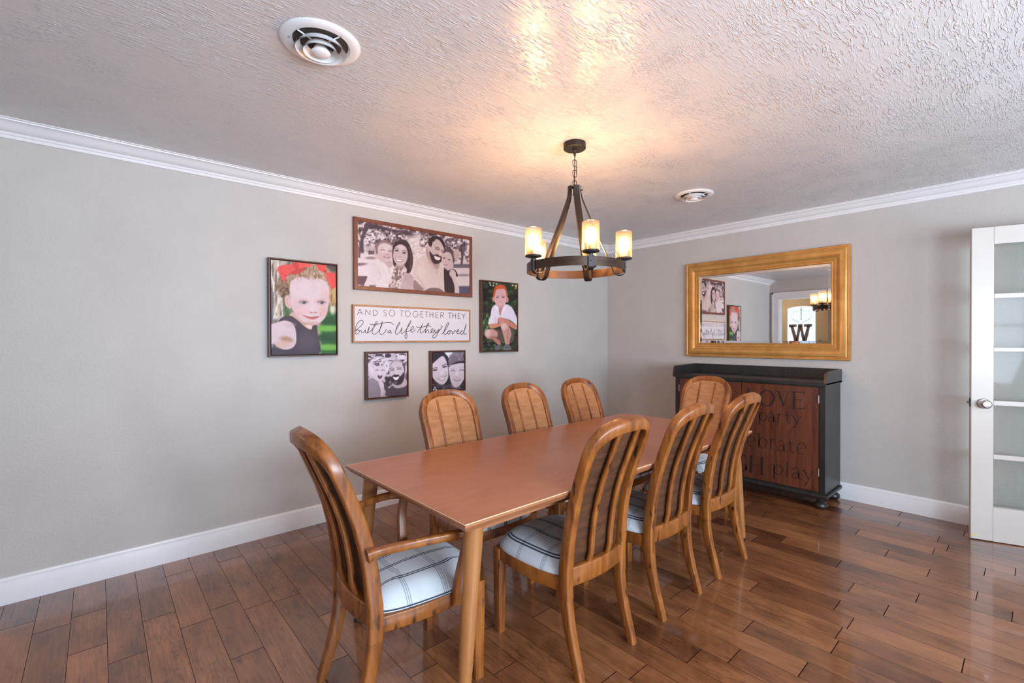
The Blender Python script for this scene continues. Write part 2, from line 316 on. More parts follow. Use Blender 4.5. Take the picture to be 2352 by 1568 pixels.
def fabric_mat():
    m, nt, b = new_mat('plaid_fabric')
    uv = nd(nt, 'ShaderNodeUVMap'); uv.uv_map = 'UVMap'; sp = nd(nt, 'ShaderNodeSeparateXYZ'); nt.links.new(uv.outputs[0], sp.inputs[0])
    def stripes(src, period, centers, w, soft=0.0006, offset=0.0):
        a = nd(nt, 'ShaderNodeMath', operation='ADD'); a.inputs[1].default_value = offset+10*period; nt.links.new(src, a.inputs[0])
        mo = nd(nt, 'ShaderNodeMath', operation='MODULO'); mo.inputs[1].default_value = period; nt.links.new(a.outputs[0], mo.inputs[0])
        outs = None
        for c in centers:
            s = nd(nt, 'ShaderNodeMath', operation='SUBTRACT'); s.inputs[1].default_value = c; nt.links.new(mo.outputs[0], s.inputs[0])
            ab = nd(nt, 'ShaderNodeMath', operation='ABSOLUTE'); nt.links.new(s.outputs[0], ab.inputs[0])
            lt = nd(nt, 'ShaderNodeMapRange'); lt.inputs['From Min'].default_value = w-soft; lt.inputs['From Max'].default_value = w+soft; lt.inputs['To Min'].default_value = 1; lt.inputs['To Max'].default_value = 0
            nt.links.new(ab.outputs[0], lt.inputs['Value'])
            if outs is None: outs = lt.outputs[0]
            else:
                mx = nd(nt, 'ShaderNodeMath', operation='MAXIMUM'); nt.links.new(outs, mx.inputs[0]); nt.links.new(lt.outputs[0], mx.inputs[1]); outs = mx.outputs[0]
        return outs
    dark = stripes(sp.outputs[0], 0.118, (0.052, 0.0640), 0.0033, offset=0.031)
    thin = stripes(sp.outputs[1], 0.150, (0.060, 0.068, 0.076), 0.0017, offset=0.02)
    base = (0.56, 0.60, 0.63, 1)
    m1 = nd(nt, 'ShaderNodeMix', data_type='RGBA'); m1.inputs['A'].default_value = base; m1.inputs['B'].default_value = (0.26, 0.30, 0.34, 1); nt.links.new(thin, m1.inputs['Factor'])
    m2 = nd(nt, 'ShaderNodeMix', data_type='RGBA'); nt.links.new(m1.outputs['Result'], m2.inputs['A']); m2.inputs['B'].default_value = (0.035, 0.045, 0.065, 1); nt.links.new(dark, m2.inputs['Factor'])
    nt.links.new(m2.outputs['Result'], b.inputs['Base Color'])
    n = nd(nt, 'ShaderNodeTexNoise', Scale=700.0, Detail=2.0); nt.links.new(uv.outputs[0], n.inputs['Vector'])
    bp = nd(nt, 'ShaderNodeBump', Strength=0.15, Distance=0.001); nt.links.new(n.outputs['Fac'], bp.inputs['Height']); nt.links.new(bp.outputs[0], b.inputs['Normal'])
    b.inputs['Roughness'].default_value = 0.85; b.inputs['Specular IOR Level'].default_value = 0.2; b.inputs['Sheen Weight'].default_value = 0.15
    return m
M['fabric'] = fabric_mat()

def cane_mat(name, ca, cb):
    m, nt, b = new_mat(name)
    tc = nd(nt, 'ShaderNodeTexCoord')
    mpz = nd(nt, 'ShaderNodeMapping'); mpz.inputs['Scale'].default_value = (1, 1, 1); nt.links.new(tc.outputs['Object'], mpz.inputs[0])
    w1 = nd(nt, 'ShaderNodeTexWave', Scale=75.0, Distortion=1.0, Detail=1.0); w1.bands_direction = 'Z'; nt.links.new(mpz.outputs[0], w1.inputs['Vector'])
    w2 = nd(nt, 'ShaderNodeTexWave', Scale=60.0, Distortion=1.0, Detail=1.0); w2.bands_direction = 'X'; nt.links.new(mpz.outputs[0], w2.inputs['Vector'])
    mx = nd(nt, 'ShaderNodeMath', operation='MULTIPLY'); nt.links.new(w1.outputs['Fac'], mx.inputs[0]); nt.links.new(w2.outputs['Fac'], mx.inputs[1])
    mp = nd(nt, 'ShaderNodeMapping'); mp.inputs['Scale'].default_value = (6, 6, 25); nt.links.new(tc.outputs['Object'], mp.inputs[0])
    n = nd(nt, 'ShaderNodeTexNoise', Scale=1.5, Detail=5.0, Roughness=0.65); nt.links.new(mp.outputs[0], n.inputs['Vector'])
    ad = nd(nt, 'ShaderNodeMath', operation='MULTIPLY_ADD'); ad.inputs[1].default_value = 0.45; nt.links.new(mx.outputs[0], ad.inputs[0]); nt.links.new(n.outputs['Fac'], ad.inputs[2])
    r = ramp(nt, [(0.35, ca), (0.8, cb)]); nt.links.new(ad.outputs[0], r.inputs[0]); nt.links.new(r.outputs[0], b.inputs['Base Color'])
    bp = nd(nt, 'ShaderNodeBump', Strength=0.5, Distance=0.0015); nt.links.new(mx.outputs[0], bp.inputs['Height']); nt.links.new(bp.outputs[0], b.inputs['Normal'])
    b.inputs['Roughness'].default_value = 0.7; b.inputs['Specular IOR Level'].default_value = 0.25
    return m
M['cane'] = cane_mat('cane_weave', (0.27, 0.115, 0.045), (0.47, 0.235, 0.105))
M['caneb'] = cane_mat('cane_reverse', (0.028, 0.010, 0.004), (0.115, 0.044, 0.017))

def glass_mat(name, tint, gloss=0.12, trans=0.0, rough=0.05, bump=False, edge=0.55):
    m, nt, b = new_mat(name); nt.nodes.remove(b); out = nt.nodes['Material Output']
    t = nd(nt, 'ShaderNodeBsdfTransparent'); t.inputs[0].default_value = (*tint, 1)
    g = nd(nt, 'ShaderNodeBsdfGlossy'); g.inputs['Roughness'].default_value = rough
    lw = nd(nt, 'ShaderNodeLayerWeight', Blend=0.25)
    mr = nd(nt, 'ShaderNodeMath', operation='MULTIPLY_ADD'); mr.inputs[1].default_value = edge; mr.inputs[2].default_value = gloss*0.4; nt.links.new(lw.outputs['Fresnel'], mr.inputs[0])
    mx = nd(nt, 'ShaderNodeMixShader'); nt.links.new(mr.outputs[0], mx.inputs[0]); nt.links.new(t.outputs[0], mx.inputs[1]); nt.links.new(g.outputs[0], mx.inputs[2])
    if bump:
        n = nd(nt, 'ShaderNodeTexVoronoi', Scale=160.0); tc = nd(nt, 'ShaderNodeTexCoord'); nt.links.new(tc.outputs['Object'], n.inputs['Vector'])
        bp = nd(nt, 'ShaderNodeBump', Strength=0.4, Distance=0.002); nt.links.new(n.outputs['Distance'], bp.inputs['Height']); nt.links.new(bp.outputs[0], g.inputs['Normal'])
    last = mx
    if trans > 0:
        d = nd(nt, 'ShaderNodeBsdfTranslucent'); d.inputs[0].default_value = (1.0, 0.86, 0.66, 1)
        m2 = nd(nt, 'ShaderNodeMixShader'); m2.inputs[0].default_value = trans; nt.links.new(mx.outputs[0], m2.inputs[1]); nt.links.new(d.outputs[0], m2.inputs[2]); last = m2
    nt.links.new(last.outputs[0], out.inputs[0]); return m
def bulb_mat():
    m, nt, b = new_mat('lit_bulb'); nt.nodes.remove(b); out = nt.nodes['Material Output']
    t = nd(nt, 'ShaderNodeBsdfTransparent'); e = nd(nt, 'ShaderNodeEmission'); e.inputs[0].default_value = (1.0, 0.80, 0.52, 1); e.inputs[1].default_value = 10.0
    a = nd(nt, 'ShaderNodeAddShader'); nt.links.new(t.outputs[0], a.inputs[0]); nt.links.new(e.outputs[0], a.inputs[1]); nt.links.new(a.outputs[0], out.inputs[0]); return m
M['shade'] = glass_mat('seeded_glass', (1.0, 0.93, 0.80), gloss=0.10, trans=0.012, rough=0.06, bump=True, edge=0.35)
M['pane'] = glass_mat('clear_pane', (0.95, 0.97, 0.96), gloss=0.01, edge=0.03)
M['stained'] = glass_mat('leaded_glass', (0.88, 0.96, 1.0), gloss=0.1, trans=0.05, bump=True)
def emit(name, col, s):
    m, nt, b = new_mat(name); b.inputs['Base Color'].default_value = (*col, 1); b.inputs['Emission Color'].default_value = (*col, 1); b.inputs['Emission Strength'].default_value = s; return m
M['bulb'] = bulb_mat()

# ---------------------------------------------------------------- room shell
H = 2.44; XB = -5.218; YF = -5.6
def struct(name, bm, mat, parent=None, smooth=False, label=None):
    o = mesh_obj(name, bm, mat, parent, smooth)
    if not parent: tag(o, label, kind='structure')
    return o
# floor: one mesh of planks with V grooves
def build_floor():
    bm = bmesh.new(); lay = bm.loops.layers.float_color.new('plank')
    rnd = random.Random(11); wd = 0.1275; x0 = -1.176
    known = {}
    def add_known(xm, y): known.setdefault(int(math.floor((xm-x0)/wd)), []).append(y)
    for xm, y in ((-.72,-2.656),(-.33,-2.82),(-.98,-2.858),(-1.115,-3.068),(-1.625,-2.816),(-1.5,-3.07),(-1.885,-2.813),(-1.75,-2.986),(-2.01,-2.897),(-2.265,-2.896),(-1.235,-3.271),(-2.65,-2.63),(-2.52,-2.85),(-4.80,-.443),(-4.67,-.39),(-4.55,-.93),(-4.93,-.9)): add_known(xm, y)
    g = 0.0018; dz = 0.0035
    def quad(pts, col):
        f = bm.faces.new([bm.verts.new(p) for p in pts])
        for l in f.loops: l[lay] = col
    i0 = int(math.floor((-6.85-x0)/wd)); i1 = int(math.ceil((0.02-x0)/wd))
    for i in range(i0, i1):
        xa = x0+i*wd; xb = xa+wd
        kn = sorted(known.get(i, []))
        y = YF-0.1-rnd.random()*0.9
        cuts = []
        while y < 1.7:
            y += rnd.choice((0.35, 0.5, 0.6, 0.75, 0.9, 1.1, 1.2))*rnd.uniform(.9, 1.1)
            if all(abs(y-k) > 0.35 for k in kn): cuts.append(y)
        ys = sorted([YF-0.15, 1.7]+[c for c in cuts if YF < c < 1.6]+kn)
        for ya, yb in zip(ys[:-1], ys[1:]):
            tone = min(1, max(0, rnd.gauss(0.5, 0.20)))
            if rnd.random() < 0.05: tone = 0.02
            col = (tone, rnd.random(), 0.0, 1.0); gc = (tone, 0, 1.0, 1.0)
            X0, X1, Y0, Y1 = xa+g*.5, xb-g*.5, ya+g, yb-g
            quad([(X0,Y0,0),(X1,Y0,0),(X1,Y1,0),(X0,Y1,0)], col)
            quad([(xa,ya,-dz),(xb,ya,-dz),(X1,Y0,0),(X0,Y0,0)], gc)
            quad([(X0,Y1,0),(X1,Y1,0),(xb,yb,-dz),(xa,yb,-dz)], gc)
            quad([(xa,ya,-dz),(X0,Y0,0),(X0,Y1,0),(xa,yb,-dz)], gc)
            quad([(X1,Y0,0),(xb,ya,-dz),(xb,yb,-dz),(X1,Y1,0)], gc)
    me = bpy.data.meshes.new('floor'); bm.to_mesh(me); bm.free(); me.materials.append(M['floor'])
    o = bpy.data.objects.new('floor', me); C.objects.link(o); tag(o, 'reddish brown oak plank floor', kind='structure')
build_floor()
struct('ceiling', B(XB-.1, .1, YF-.1, .1, H, H+.05), M['ceiling'], label='trowel-textured off-white ceiling')
struct('wall_left', B(XB-.12, .12, 0, .12, -0.02, H), M['wall'], label='greige wall with the family pictures')
struct('wall_right', B(0, .12, YF-.12, 0, -0.02, H), M['wall'], label='greige wall behind the gold mirror')
# wall behind the armchair, with the cased opening to the foyer
OY0, OY1, OZ = -0.16, -1.75, 2.095
bm = bmesh.new()
box(bm, XB-.12, XB, OY0, 0, -0.02, H); box(bm, XB-.12, XB, YF-.12, OY1, -0.02, H); box(bm, XB-.12, XB, OY1, OY0, OZ, H)
struct('wall_back', bm, M['wall'], label='greige wall with a cased opening to the foyer')
# window wall behind the photographer
WIN = [(-4.8, -3.1), (-2.75, -1.05)]; WZ0, WZ1 = 0.85, 2.12
bm = bmesh.new(); xs = [XB]
box(bm, XB, 0, YF-.12, YF, -0.02, WZ0); box(bm, XB, 0, YF-.12, YF, WZ1, H)
for a, b in ((XB, WIN[0][0]), (WIN[0][1], WIN[1][0]), (WIN[1][1], 0)): box(bm, a, b, YF-.12, YF, WZ0, WZ1)
struct('wall_front', bm, M['wall'], label='greige wall with two windows')
for k, (a, b) in enumerate(WIN):
    w = empty('window_%d' % (k+1), ((a+b)/2, YF, WZ0)); tag(w, 'white framed daylight window in the wall opposite the pictures', kind='structure')
    bm = bmesh.new(); c = (a+b)/2
    hw = (b-a)/2; t = .06
    box(bm, -hw-t, -hw, -.1, .02, -t, WZ1-WZ0+t); box(bm, hw, hw+t, -.1, .02, -t, WZ1-WZ0+t)
    box(bm, -hw, hw, -.1, .02, WZ1-WZ0, WZ1-WZ0+t); box(bm, -hw, hw, -.1, .05, -t, 0)
    box(bm, -.02, .02, -.07, -.03, 0, WZ1-WZ0); box(bm, -hw, hw, -.07, -.03, .62, .65)
    mesh_obj('window_frame', bm, M['trim'], w, False)

CROWN = [(0.0, -0.078), (0.010, -0.078), (0.014, -0.070), (0.016, -0.064), (0.021, -0.062), (0.024, -0.057), (0.023, -0.051), (0.028, -0.049), (0.036, -0.047), (0.046, -0.042), (0.057, -0.033), (0.068, -0.021), (0.078, -0.014), (0.088, -0.011), (0.094, -0.011), (0.095, -0.005), (0.108, -0.004), (0.108, 0.0), (0.0, 0.0)]
def run_profile(prof, axis, c0, c1, wall, sgn, z, m0=0.0, m1=0.0):
    """moulding along an axis; ends mitred by m0/m1 (offset per unit of depth)"""
    bm = bmesh.new(); r0 = []; r1 = []
    for d, h in prof:
        if axis == 'x':
            r0.append(bm.verts.new((c0+m0*d, wall+sgn*d, z+h))); r1.append(bm.verts.new((c1+m1*d, wall+sgn*d, z+h)))
        else:
            r0.append(bm.verts.new((wall+sgn*d, c0+m0*d, z+h))); r1.append(bm.verts.new((wall+sgn*d, c1+m1*d, z+h)))
    n = len(prof)
    for i in range(n-1): bm.faces.new((r0[i], r0[i+1], r1[i+1], r1[i]))
    bm.faces.new(r0); bm.faces.new(r1[::-1])
    return bm
def trim_obj(name, bm, label):
    o = mesh_obj(name, bm, M['trim'], None, True, 30); tag(o, label, kind='structure'); return o
trim_obj('trim_1', run_profile(CROWN, 'x', XB, 0, 0, -1, H, 0, -1), 'white crown moulding above the picture wall')
trim_obj('trim_2', run_profile(CROWN, 'y', YF, 0, 0, -1, H, 0, -1), 'white crown moulding above the mirror wall')
BASE = [(0, 0), (0.015, 0), (0.015, 0.106), (0.0135, 0.110), (0.0135, 0.122), (0.011, 0.125), (0.009, 0.133), (0.006, 0.136), (0, 0.136)]
trim_obj('baseboard_left', run_profile(BASE, 'x', XB, 0, 0, -1, 0, 0, -1), 'white baseboard under the picture wall')
trim_obj('baseboard_right', run_profile(BASE, 'y', YF, 0, 0, -1, 0, 0, -1), 'white baseboard under the mirror wall')
trim_obj('baseboard_back', run_profile(BASE, 'y', YF, OY1-.115, XB, 1, 0), 'white baseboard beside the foyer opening')
# casing of the opening
CAS = [(0, 0), (0, .115)]
bm = bmesh.new()
for (ya, yb) in ((OY0, OY0+.115), (OY1-.115, OY1)):
    box(bm, XB, XB+.018, ya, yb, 0, OZ+.0); box(bm, XB+.0, XB+.026, ya+(.085 if ya == OY0 else 0), ya+(.115 if ya == OY0 else .03), 0, OZ+.115)
box(bm, XB, XB+.018, OY1-.115, OY0+.115, OZ, OZ+.115); box(bm, XB, XB+.026, OY1-.115, OY0+.115, OZ+.085, OZ+.115)
box(bm, XB-.14, XB+.004, OY0-.012, OY0, 0, OZ); box(bm, XB-.14, XB+.004, OY1, OY1+.012, 0, OZ); box(bm, XB-.14, XB+.004, OY1, OY0, OZ-.012, OZ)
o = struct('trim_3', bm, M['trim'], label='white casing round the opening to the foyer')

# ---------------------------------------------------------------- foyer seen in the mirror
XE = -6.72
FY0, FY1 = -2.6, 1.25
struct('wall_foyer', B(XE-.12, XE, -2.6, -1.15, -0.02, H), M['wall'], label='greige foyer wall right of the entry')
bm = bmesh.new(); box(bm, XE-.12, XE, .42, FY1, -0.02, H); box(bm, XE-.12, XE, -1.15, .42, 2.2, H)
struct('wall_entry', bm, M['wall'], label='greige foyer wall round the entry door')
struct('wall_foyer_side', B(XE-.12, XB-.12, FY1, FY1+.1, -0.02, H), M['wall'], label='greige foyer side wall')
struct('wall_foyer_end', B(XE-.12, XB-.12, FY0-.1, FY0, -0.02, H), M['wall'], label='greige foyer end wall')
struct('ceiling_foyer', B(XE-.12, XB-.1, FY0-.1, FY1+.1, H, H+.05), M['ceiling'], label='foyer ceiling')
d2 = empty('door_2', (XE, 0, 0)); tag(d2, 'tan entry door with arched leaded glass', kind='structure')
GY0, GY1, GZ0, GZ1 = -0.365, 0.178, 0.55, 1.975   # glazed opening
def archz(y):
    t = (y-(GY0+GY1)/2)/((GY1-GY0)/2); return GZ1+0.045*(1-t*t)
bm = bmesh.new(); DY0, DY1 = -0.60, 0.335
xb_, xf_ = -.045, 0.0
def slab(bm, ya, yb, za, zb): box(bm, xb_, xf_, ya, yb, za, zb)
slab(bm, GY1, DY1, 0.01, 2.1); slab(bm, DY0, GY0, 0.01, 2.1); slab(bm, GY0, GY1, 0.01, GZ0)
n = 14
for i in range(n):
    ya = GY0+(GY1-GY0)*i/n; yb = GY0+(GY1-GY0)*(i+1)/n
    vs = []
    for x in (xb_, xf_):
        vs.append([bm.verts.new((x, ya, archz(ya))), bm.verts.new((x, yb, archz(yb))), bm.verts.new((x, yb, 2.1)), bm.verts.new((x, ya, 2.1))])
    bm.faces.new(vs[0]); bm.faces.new(vs[1]); bm.faces.new((vs[0][0], vs[0][1], vs[1][1], vs[1][0])); bm.faces.new((vs[0][2], vs[0][3], vs[1][3], vs[1][2]))
mesh_obj('door_leaf', bm, M['door_tan'], d2, False)
bm = bmesh.new(); n = 14; top = [bm.verts.new((-.02, GY0+(GY1-GY0)*i/n, archz(GY0+(GY1-GY0)*i/n))) for i in range(n+1)]
bot = [bm.verts.new((-.02, GY0+(GY1-GY0)*i/n, GZ0)) for i in range(n+1)]
for i in range(n): bm.faces.new((bot[i], bot[i+1], top[i+1], top[i]))
mesh_obj('glass_pane', bm, M['stained'], d2, False)
bm = bmesh.new()
cy_ = (GY0+GY1)/2
for yy in (GY0+.045, GY0+.13, cy_, GY1-.13, GY1-.045): tube(bm, [(-.016, yy, GZ0), (-.016, yy, archz(yy)-.01)], .003, 6)
for rr_, zc in ((.10, 1.80), (.17, 1.80), (.06, 1.80)):
    tube(bm, [(-.016, cy_+rr_*math.cos(a), zc+rr_*.75*math.sin(a)) for a in np.linspace(0, 2*PI, 24, endpoint=False)], .003, 6, closed=True)
for sgn in (-1, 1):
    tube(bm, [(-.016, cy_+sgn*y_, z_) for y_, z_ in ((0, 1.95), (.05, 1.90), (.12, 1.93), (.2, 1.86), (.18, 1.74), (.08, 1.70), (0, 1.62))], .004, 6)
tube(bm, [(-.014, cy_, 2.0), (-.014, cy_, 1.72)], .009, 6)
mesh_obj('came', bm, M['lead'], d2)
bm = bmesh.new()
box(bm, -.10, .015, DY1+.003, DY1+.075, 0, 2.18); box(bm, -.10, .015, DY0-.10, DY0-.003, 0, 2.18); box(bm, -.10, .015, DY0, DY1+.003, 2.105, 2.18)
box(bm, -.10, .015, -1.13, -1.06, 0, 2.18); box(bm, -.06, 0, -1.06, DY0-.10, 0, .12); box(bm, -.06, 0, -1.06, DY0-.10, 2.02, 2.18)
mesh_obj('door_frame', bm, M['door_tan'], d2, False)
mesh_obj('sidelight_pane', B(-.03, -.025, -1.06, DY0-.10, .12, 2.02), M['stained'], d2, False)
bm = bmesh.new(); lathe(bm, [(0, 0), (.03, 0), (.03, .008), (.012, .014), (.012, .035), (.028, .045), (.03, .06), (.018, .072), (0, .074)], n=20)
bmesh.ops.rotate(bm, verts=bm.verts, matrix=Matrix.Rotation(PI/2, 3, 'Y')); bmesh.ops.translate(bm, verts=bm.verts, vec=(0, -.46, 1.0))
mesh_obj('door_knob', bm, M['ironb'], d2)
bm = bmesh.new(); box(bm, 0, .03, -.475, -.43, 1.24, 1.285, bev=.008); mesh_obj('deadbolt', bm, M['ironb'], d2)
# slab-serif letter hung on the entry door
def wpoly(pts2, t=.02):
    bm = bmesh.new(); f = [bm.verts.new((0, y, z)) for y, z in pts2]; b_ = [bm.verts.new((t, y, z)) for y, z in pts2]
    n = len(pts2); bm.faces.new(f); bm.faces.new(b_[::-1])
    for i in range(n): bm.faces.new((f[i], f[(i+1) % n], b_[(i+1) % n], b_[i]))
    return bm
bm = bmesh.new()
def wp(pts):
    t = .02; a = [bm.verts.new((0, y, z)) for y, z in pts]; b_ = [bm.verts.new((t, y, z)) for y, z in pts]; n = len(pts)
    bm.faces.new(a); bm.faces.new(b_[::-1])
    for i in range(n): bm.faces.new((a[i], a[(i+1) % n], b_[(i+1) % n], b_[i]))
wy = lambda u: 0.135-u*0.44; wz = lambda v: 1.26+v*0.37
for pts in ([(0,1),(.34,1),(.34,.84),(0,.84)], [(.40,1),(.60,1),(.60,.84),(.40,.84)], [(.66,1),(1,1),(1,.84),(.66,.84)],
            [(.06,.9),(.20,.9),(.40,.0),(.24,.0)], [(.41,.9),(.53,.9),(.42,.0),(.30,.0)], [(.47,.9),(.59,.9),(.72,.0),(.60,.0)], [(.80,.9),(.93,.9),(.78,.0),(.62,.0)]):
    wp([(wy(u), wz(v)) for u, v in pts])
wl = mesh_obj('letter_sign', bm, M['wletter'], None, False); wl.location = (XE+.004, 0, 0)
tag(wl, 'large dark brown letter W hung on the arched glass of the entry door', 'letter')
# porch ground beyond the entry so the glazing shows bright daylight
# ---------------------------------------------------------------- French door standing open against the mirror wall
A0 = Vector((-.307, -3.185, 0)); dv = Vector((.322, -.947, 0)).normalized()
ang = math.atan2(dv.y, dv.x)
d1 = empty('door_1', (A0.x, A0.y, 0.0), ang); tag(d1, 'ivory French door with glass panes standing open', kind='structure')
# local: +X along width, +Y towards the wall (thickness .035), z up
DW, DT, DZ0, DZ1 = 0.76, 0.036, 0.006, 2.06
ST = 0.108; zb, zt = 0.229, 1.948
bm = bmesh.new()
box(bm, 0, ST, 0, DT, DZ0, DZ1, bev=.002); box(bm, DW-ST, DW, 0, DT, DZ0, DZ1, bev=.002)
mesh_obj('stile', bm, M['door_white'], d1)
bm = bmesh.new(); box(bm, ST, DW-ST, 0, DT, DZ0, zb); box(bm, ST, DW-ST, 0, DT, zt, DZ1)
mesh_obj('rail', bm, M['door_white'], d1, False)
bm = bmesh.new()
for a, b in ((.540, .577), (.892, .929), (1.245, 1.276), (1.591, 1.628)):
    box(bm, ST, DW-ST, .004, DT-.004, a+.004, b-.004, bev=.003)
box(bm, DW/2-.016, DW/2+.016, .004, DT-.004, zb, zt, bev=.003)
mesh_obj('glazing_bar', bm, M['door_white'], d1)
zz = [zb, .540, .577, .892, .929, 1.245, 1.276, 1.591, 1.628, zt]
for k in range(5):
    for xa, xb in ((ST, DW/2-.014), (DW/2+.014, DW-ST)):
        mesh_obj('glass_pane', B(xa, xb, .016, .020, zz[2*k]-.004, zz[2*k+1]+.004), M['pane'], d1, False)
bm = bmesh.new()
lathe(bm, [(0, 0), (.034, 0), (.034, .003), (.030, .008), (.016, .012), (.012, .022), (.013, .030), (.024, .038), (.028, .046), (.026, .058), (.020, .064), (0, .066)], n=28)
bmesh.ops.rotate(bm, verts=bm.verts, matrix=Matrix.Rotation(PI/2, 3, 'X')); bmesh.ops.translate(bm, verts=bm.verts, vec=(.060, 0, .905))
kn = mesh_obj('door_knob', bm, M['nickel'], d1); kn['label'] = 'satin nickel knob'
bm = bmesh.new(); box(bm, -.002, .001, .006, .030, .88, .935); box(bm, -.014, 0, .012, .025, .900, .915, bev=.002); mesh_obj('latch', bm, M['ironb'], d1)
bm = bmesh.new(); box(bm, .008, .017, -.0008, .0, .028, .034); box(bm, .021, .030, -.0008, .0, .028, .033); box(bm, .015, .023, -.0008, 0, .033, .037); mesh_obj('sticker', bm, M['sticker'], d1)
bm = bmesh.new()
for z in (.25, 1.05, 1.85):
    tube(bm, [(DW+.004, DT+.004, z-.045), (DW+.004, DT+.004, z+.045)], .006, 10)
mesh_obj('hinge', bm, M['nickel'], d1)

# ================================================================ DINING TABLE
tbl = empty('dining_table', (-2.602, -1.755, 0)); tag(tbl, 'long reddish brown dining table with a pale edge line and tapered round legs', 'table')
TX, TY, TZ = 1.151, 0.487, 0.735
bm = bmesh.new()
# top: bevelled slab, the band leaning inwards below
pr = [(0.0, TZ), (-.004, TZ), (0, TZ-.004), (0, TZ-.012), (-.020, TZ-.032)]
def slab_ring(off, z): return [bm.verts.new((sx*(TX+off), sy*(TY+off), z)) for sx, sy in ((-1, -1), (1, -1), (1, 1), (-1, 1))]
r0 = slab_ring(-.006, TZ); r1 = slab_ring(-.0055, TZ-.0005)
bm.faces.new(r0)
for i in range(4): bm.faces.new((r0[i], r0[(i+1) % 4], r1[(i+1) % 4], r1[i]))
bm.faces.new(r1[::-1])
mesh_obj('tabletop', bm, M['ttop'], tbl, False)
bm = bmesh.new()
rs = [slab_ring(o_, z_) for o_, z_ in ((-.0055, TZ-.0008), (0, TZ-.006), (0, TZ-.011), (-.016, TZ-.032), (-.05, TZ-.032))]
for a, b in zip(rs[:-1], rs[1:]):
    for i in range(4): bm.faces.new((a[i], a[(i+1) % 4], b[(i+1) % 4], b[i]))
bm.faces.new(rs[0][::-1]); bm.faces.new(rs[-1])
mesh_obj('edge_band', bm, M['tedge'], tbl, False)
bm = bmesh.new()
for o_, z_ in ((-.0052, TZ-.0002),): pass
for sx, sy, ex, ey in ((-1, -1, 1, -1), (1, -1, 1, 1), (1, 1, -1, 1), (-1, 1, -1, -1)):
    p0 = (sx*(TX-.003), sy*(TY-.003), TZ-.0018); p1 = (ex*(TX-.003), ey*(TY-.003), TZ-.0018); tube(bm, [p0, p1], .0019, 6)
ln = mesh_obj('edge_line', bm, M['tline'], tbl); ln['label'] = 'thin pale line round the edge'
bm = bmesh.new()
az0, az1 = TZ-.085, TZ-.032; ix, iy = TX-.11, TY-.10
for (a, b, c, d) in ((-ix, ix, -iy, -iy+.02), (-ix, ix, iy-.02, iy), (-ix, -ix+.02, -iy+.02, iy-.02), (ix-.02, ix, -iy+.02, iy-.02)): box(bm, a, b, c, d, az0, az1)
mesh_obj('apron', bm, M['tedge'], tbl, False)
for sx in (-1, 1):
    for sy in (-1, 1):
        bm = bmesh.new(); t0 = Vector((sx*(TX-.095), sy*(TY-.078), TZ-.032)); t1 = Vector((sx*(TX-(.030 if sx < 0 else .002)), sy*(TY-.062), .022))
        pts = [t0.lerp(t1, k/10) for k in range(11)]; tube(bm, pts, [.036-.0155*(k/10)**1.1 for k in range(11)], 24)
        lg = mesh_obj('leg', bm, M['tleg'], tbl)
        bm = bmesh.new(); lathe(bm, [(0.0, 0), (.017, 0), (.021, .006), (.020, .016), (.012, .024), (0, .026)], c=(t1.x, t1.y, 0), n=20)
        gl = mesh_obj('glide', bm, M['glider'], lg); gl['label'] = 'black plastic glide'

# ================================================================ CHAIRS (local: seat faces +Y, z up, origin on the floor)
REAR = [(0, -.247), (.06, -.232), (.13, -.212), (.21, -.194), (.30, -.183), (.42, -.179), (.52, -.185), (.62, -.200), (.70, -.219), (.78, -.245), (.86, -.277), (.94, -.309), (1.03, -.349)]
def rear(z): return lerp_tab(REAR, z)
HW = 0.200
def bow(x, z, hw):   # back is bowed backwards in plan
    k = min(1, max(0, (z-.36)/.1)); return -0.030*(1-min(1, (x/hw)**2))*k
def stile_x(z, hw):
    return lerp_tab([(0, hw-.004), (.2, hw-.004), (.42, hw), (.62, hw-.006), (.75, hw-.007), (.90, hw), (1.02, hw)], z)-.020
def back_outline(hw):
    """centre line of the back frame from the left stile over the crest to the right stile"""
    pts = []
    for z in np.linspace(.30, .86, 15): pts.append((-stile_x(z, hw), z))
    r = hw-.020
    for a in np.linspace(0, PI, 25)[1:-1]:
        c, s = math.cos(a), math.sin(a); e = 2/2.7
        pts.append((-r*math.copysign(abs(c)**e, c), .868+.136*abs(s)**e))
    for z in np.linspace(.86, .30, 15): pts.append((stile_x(z, hw), z))
    return pts
def inner_ok(x, z, hw):
    r = hw-.036
    if z < .865: return abs(x) <= r
    return (abs(x)/r)**2.7+((z-.868)/.118)**2.7 <= 1
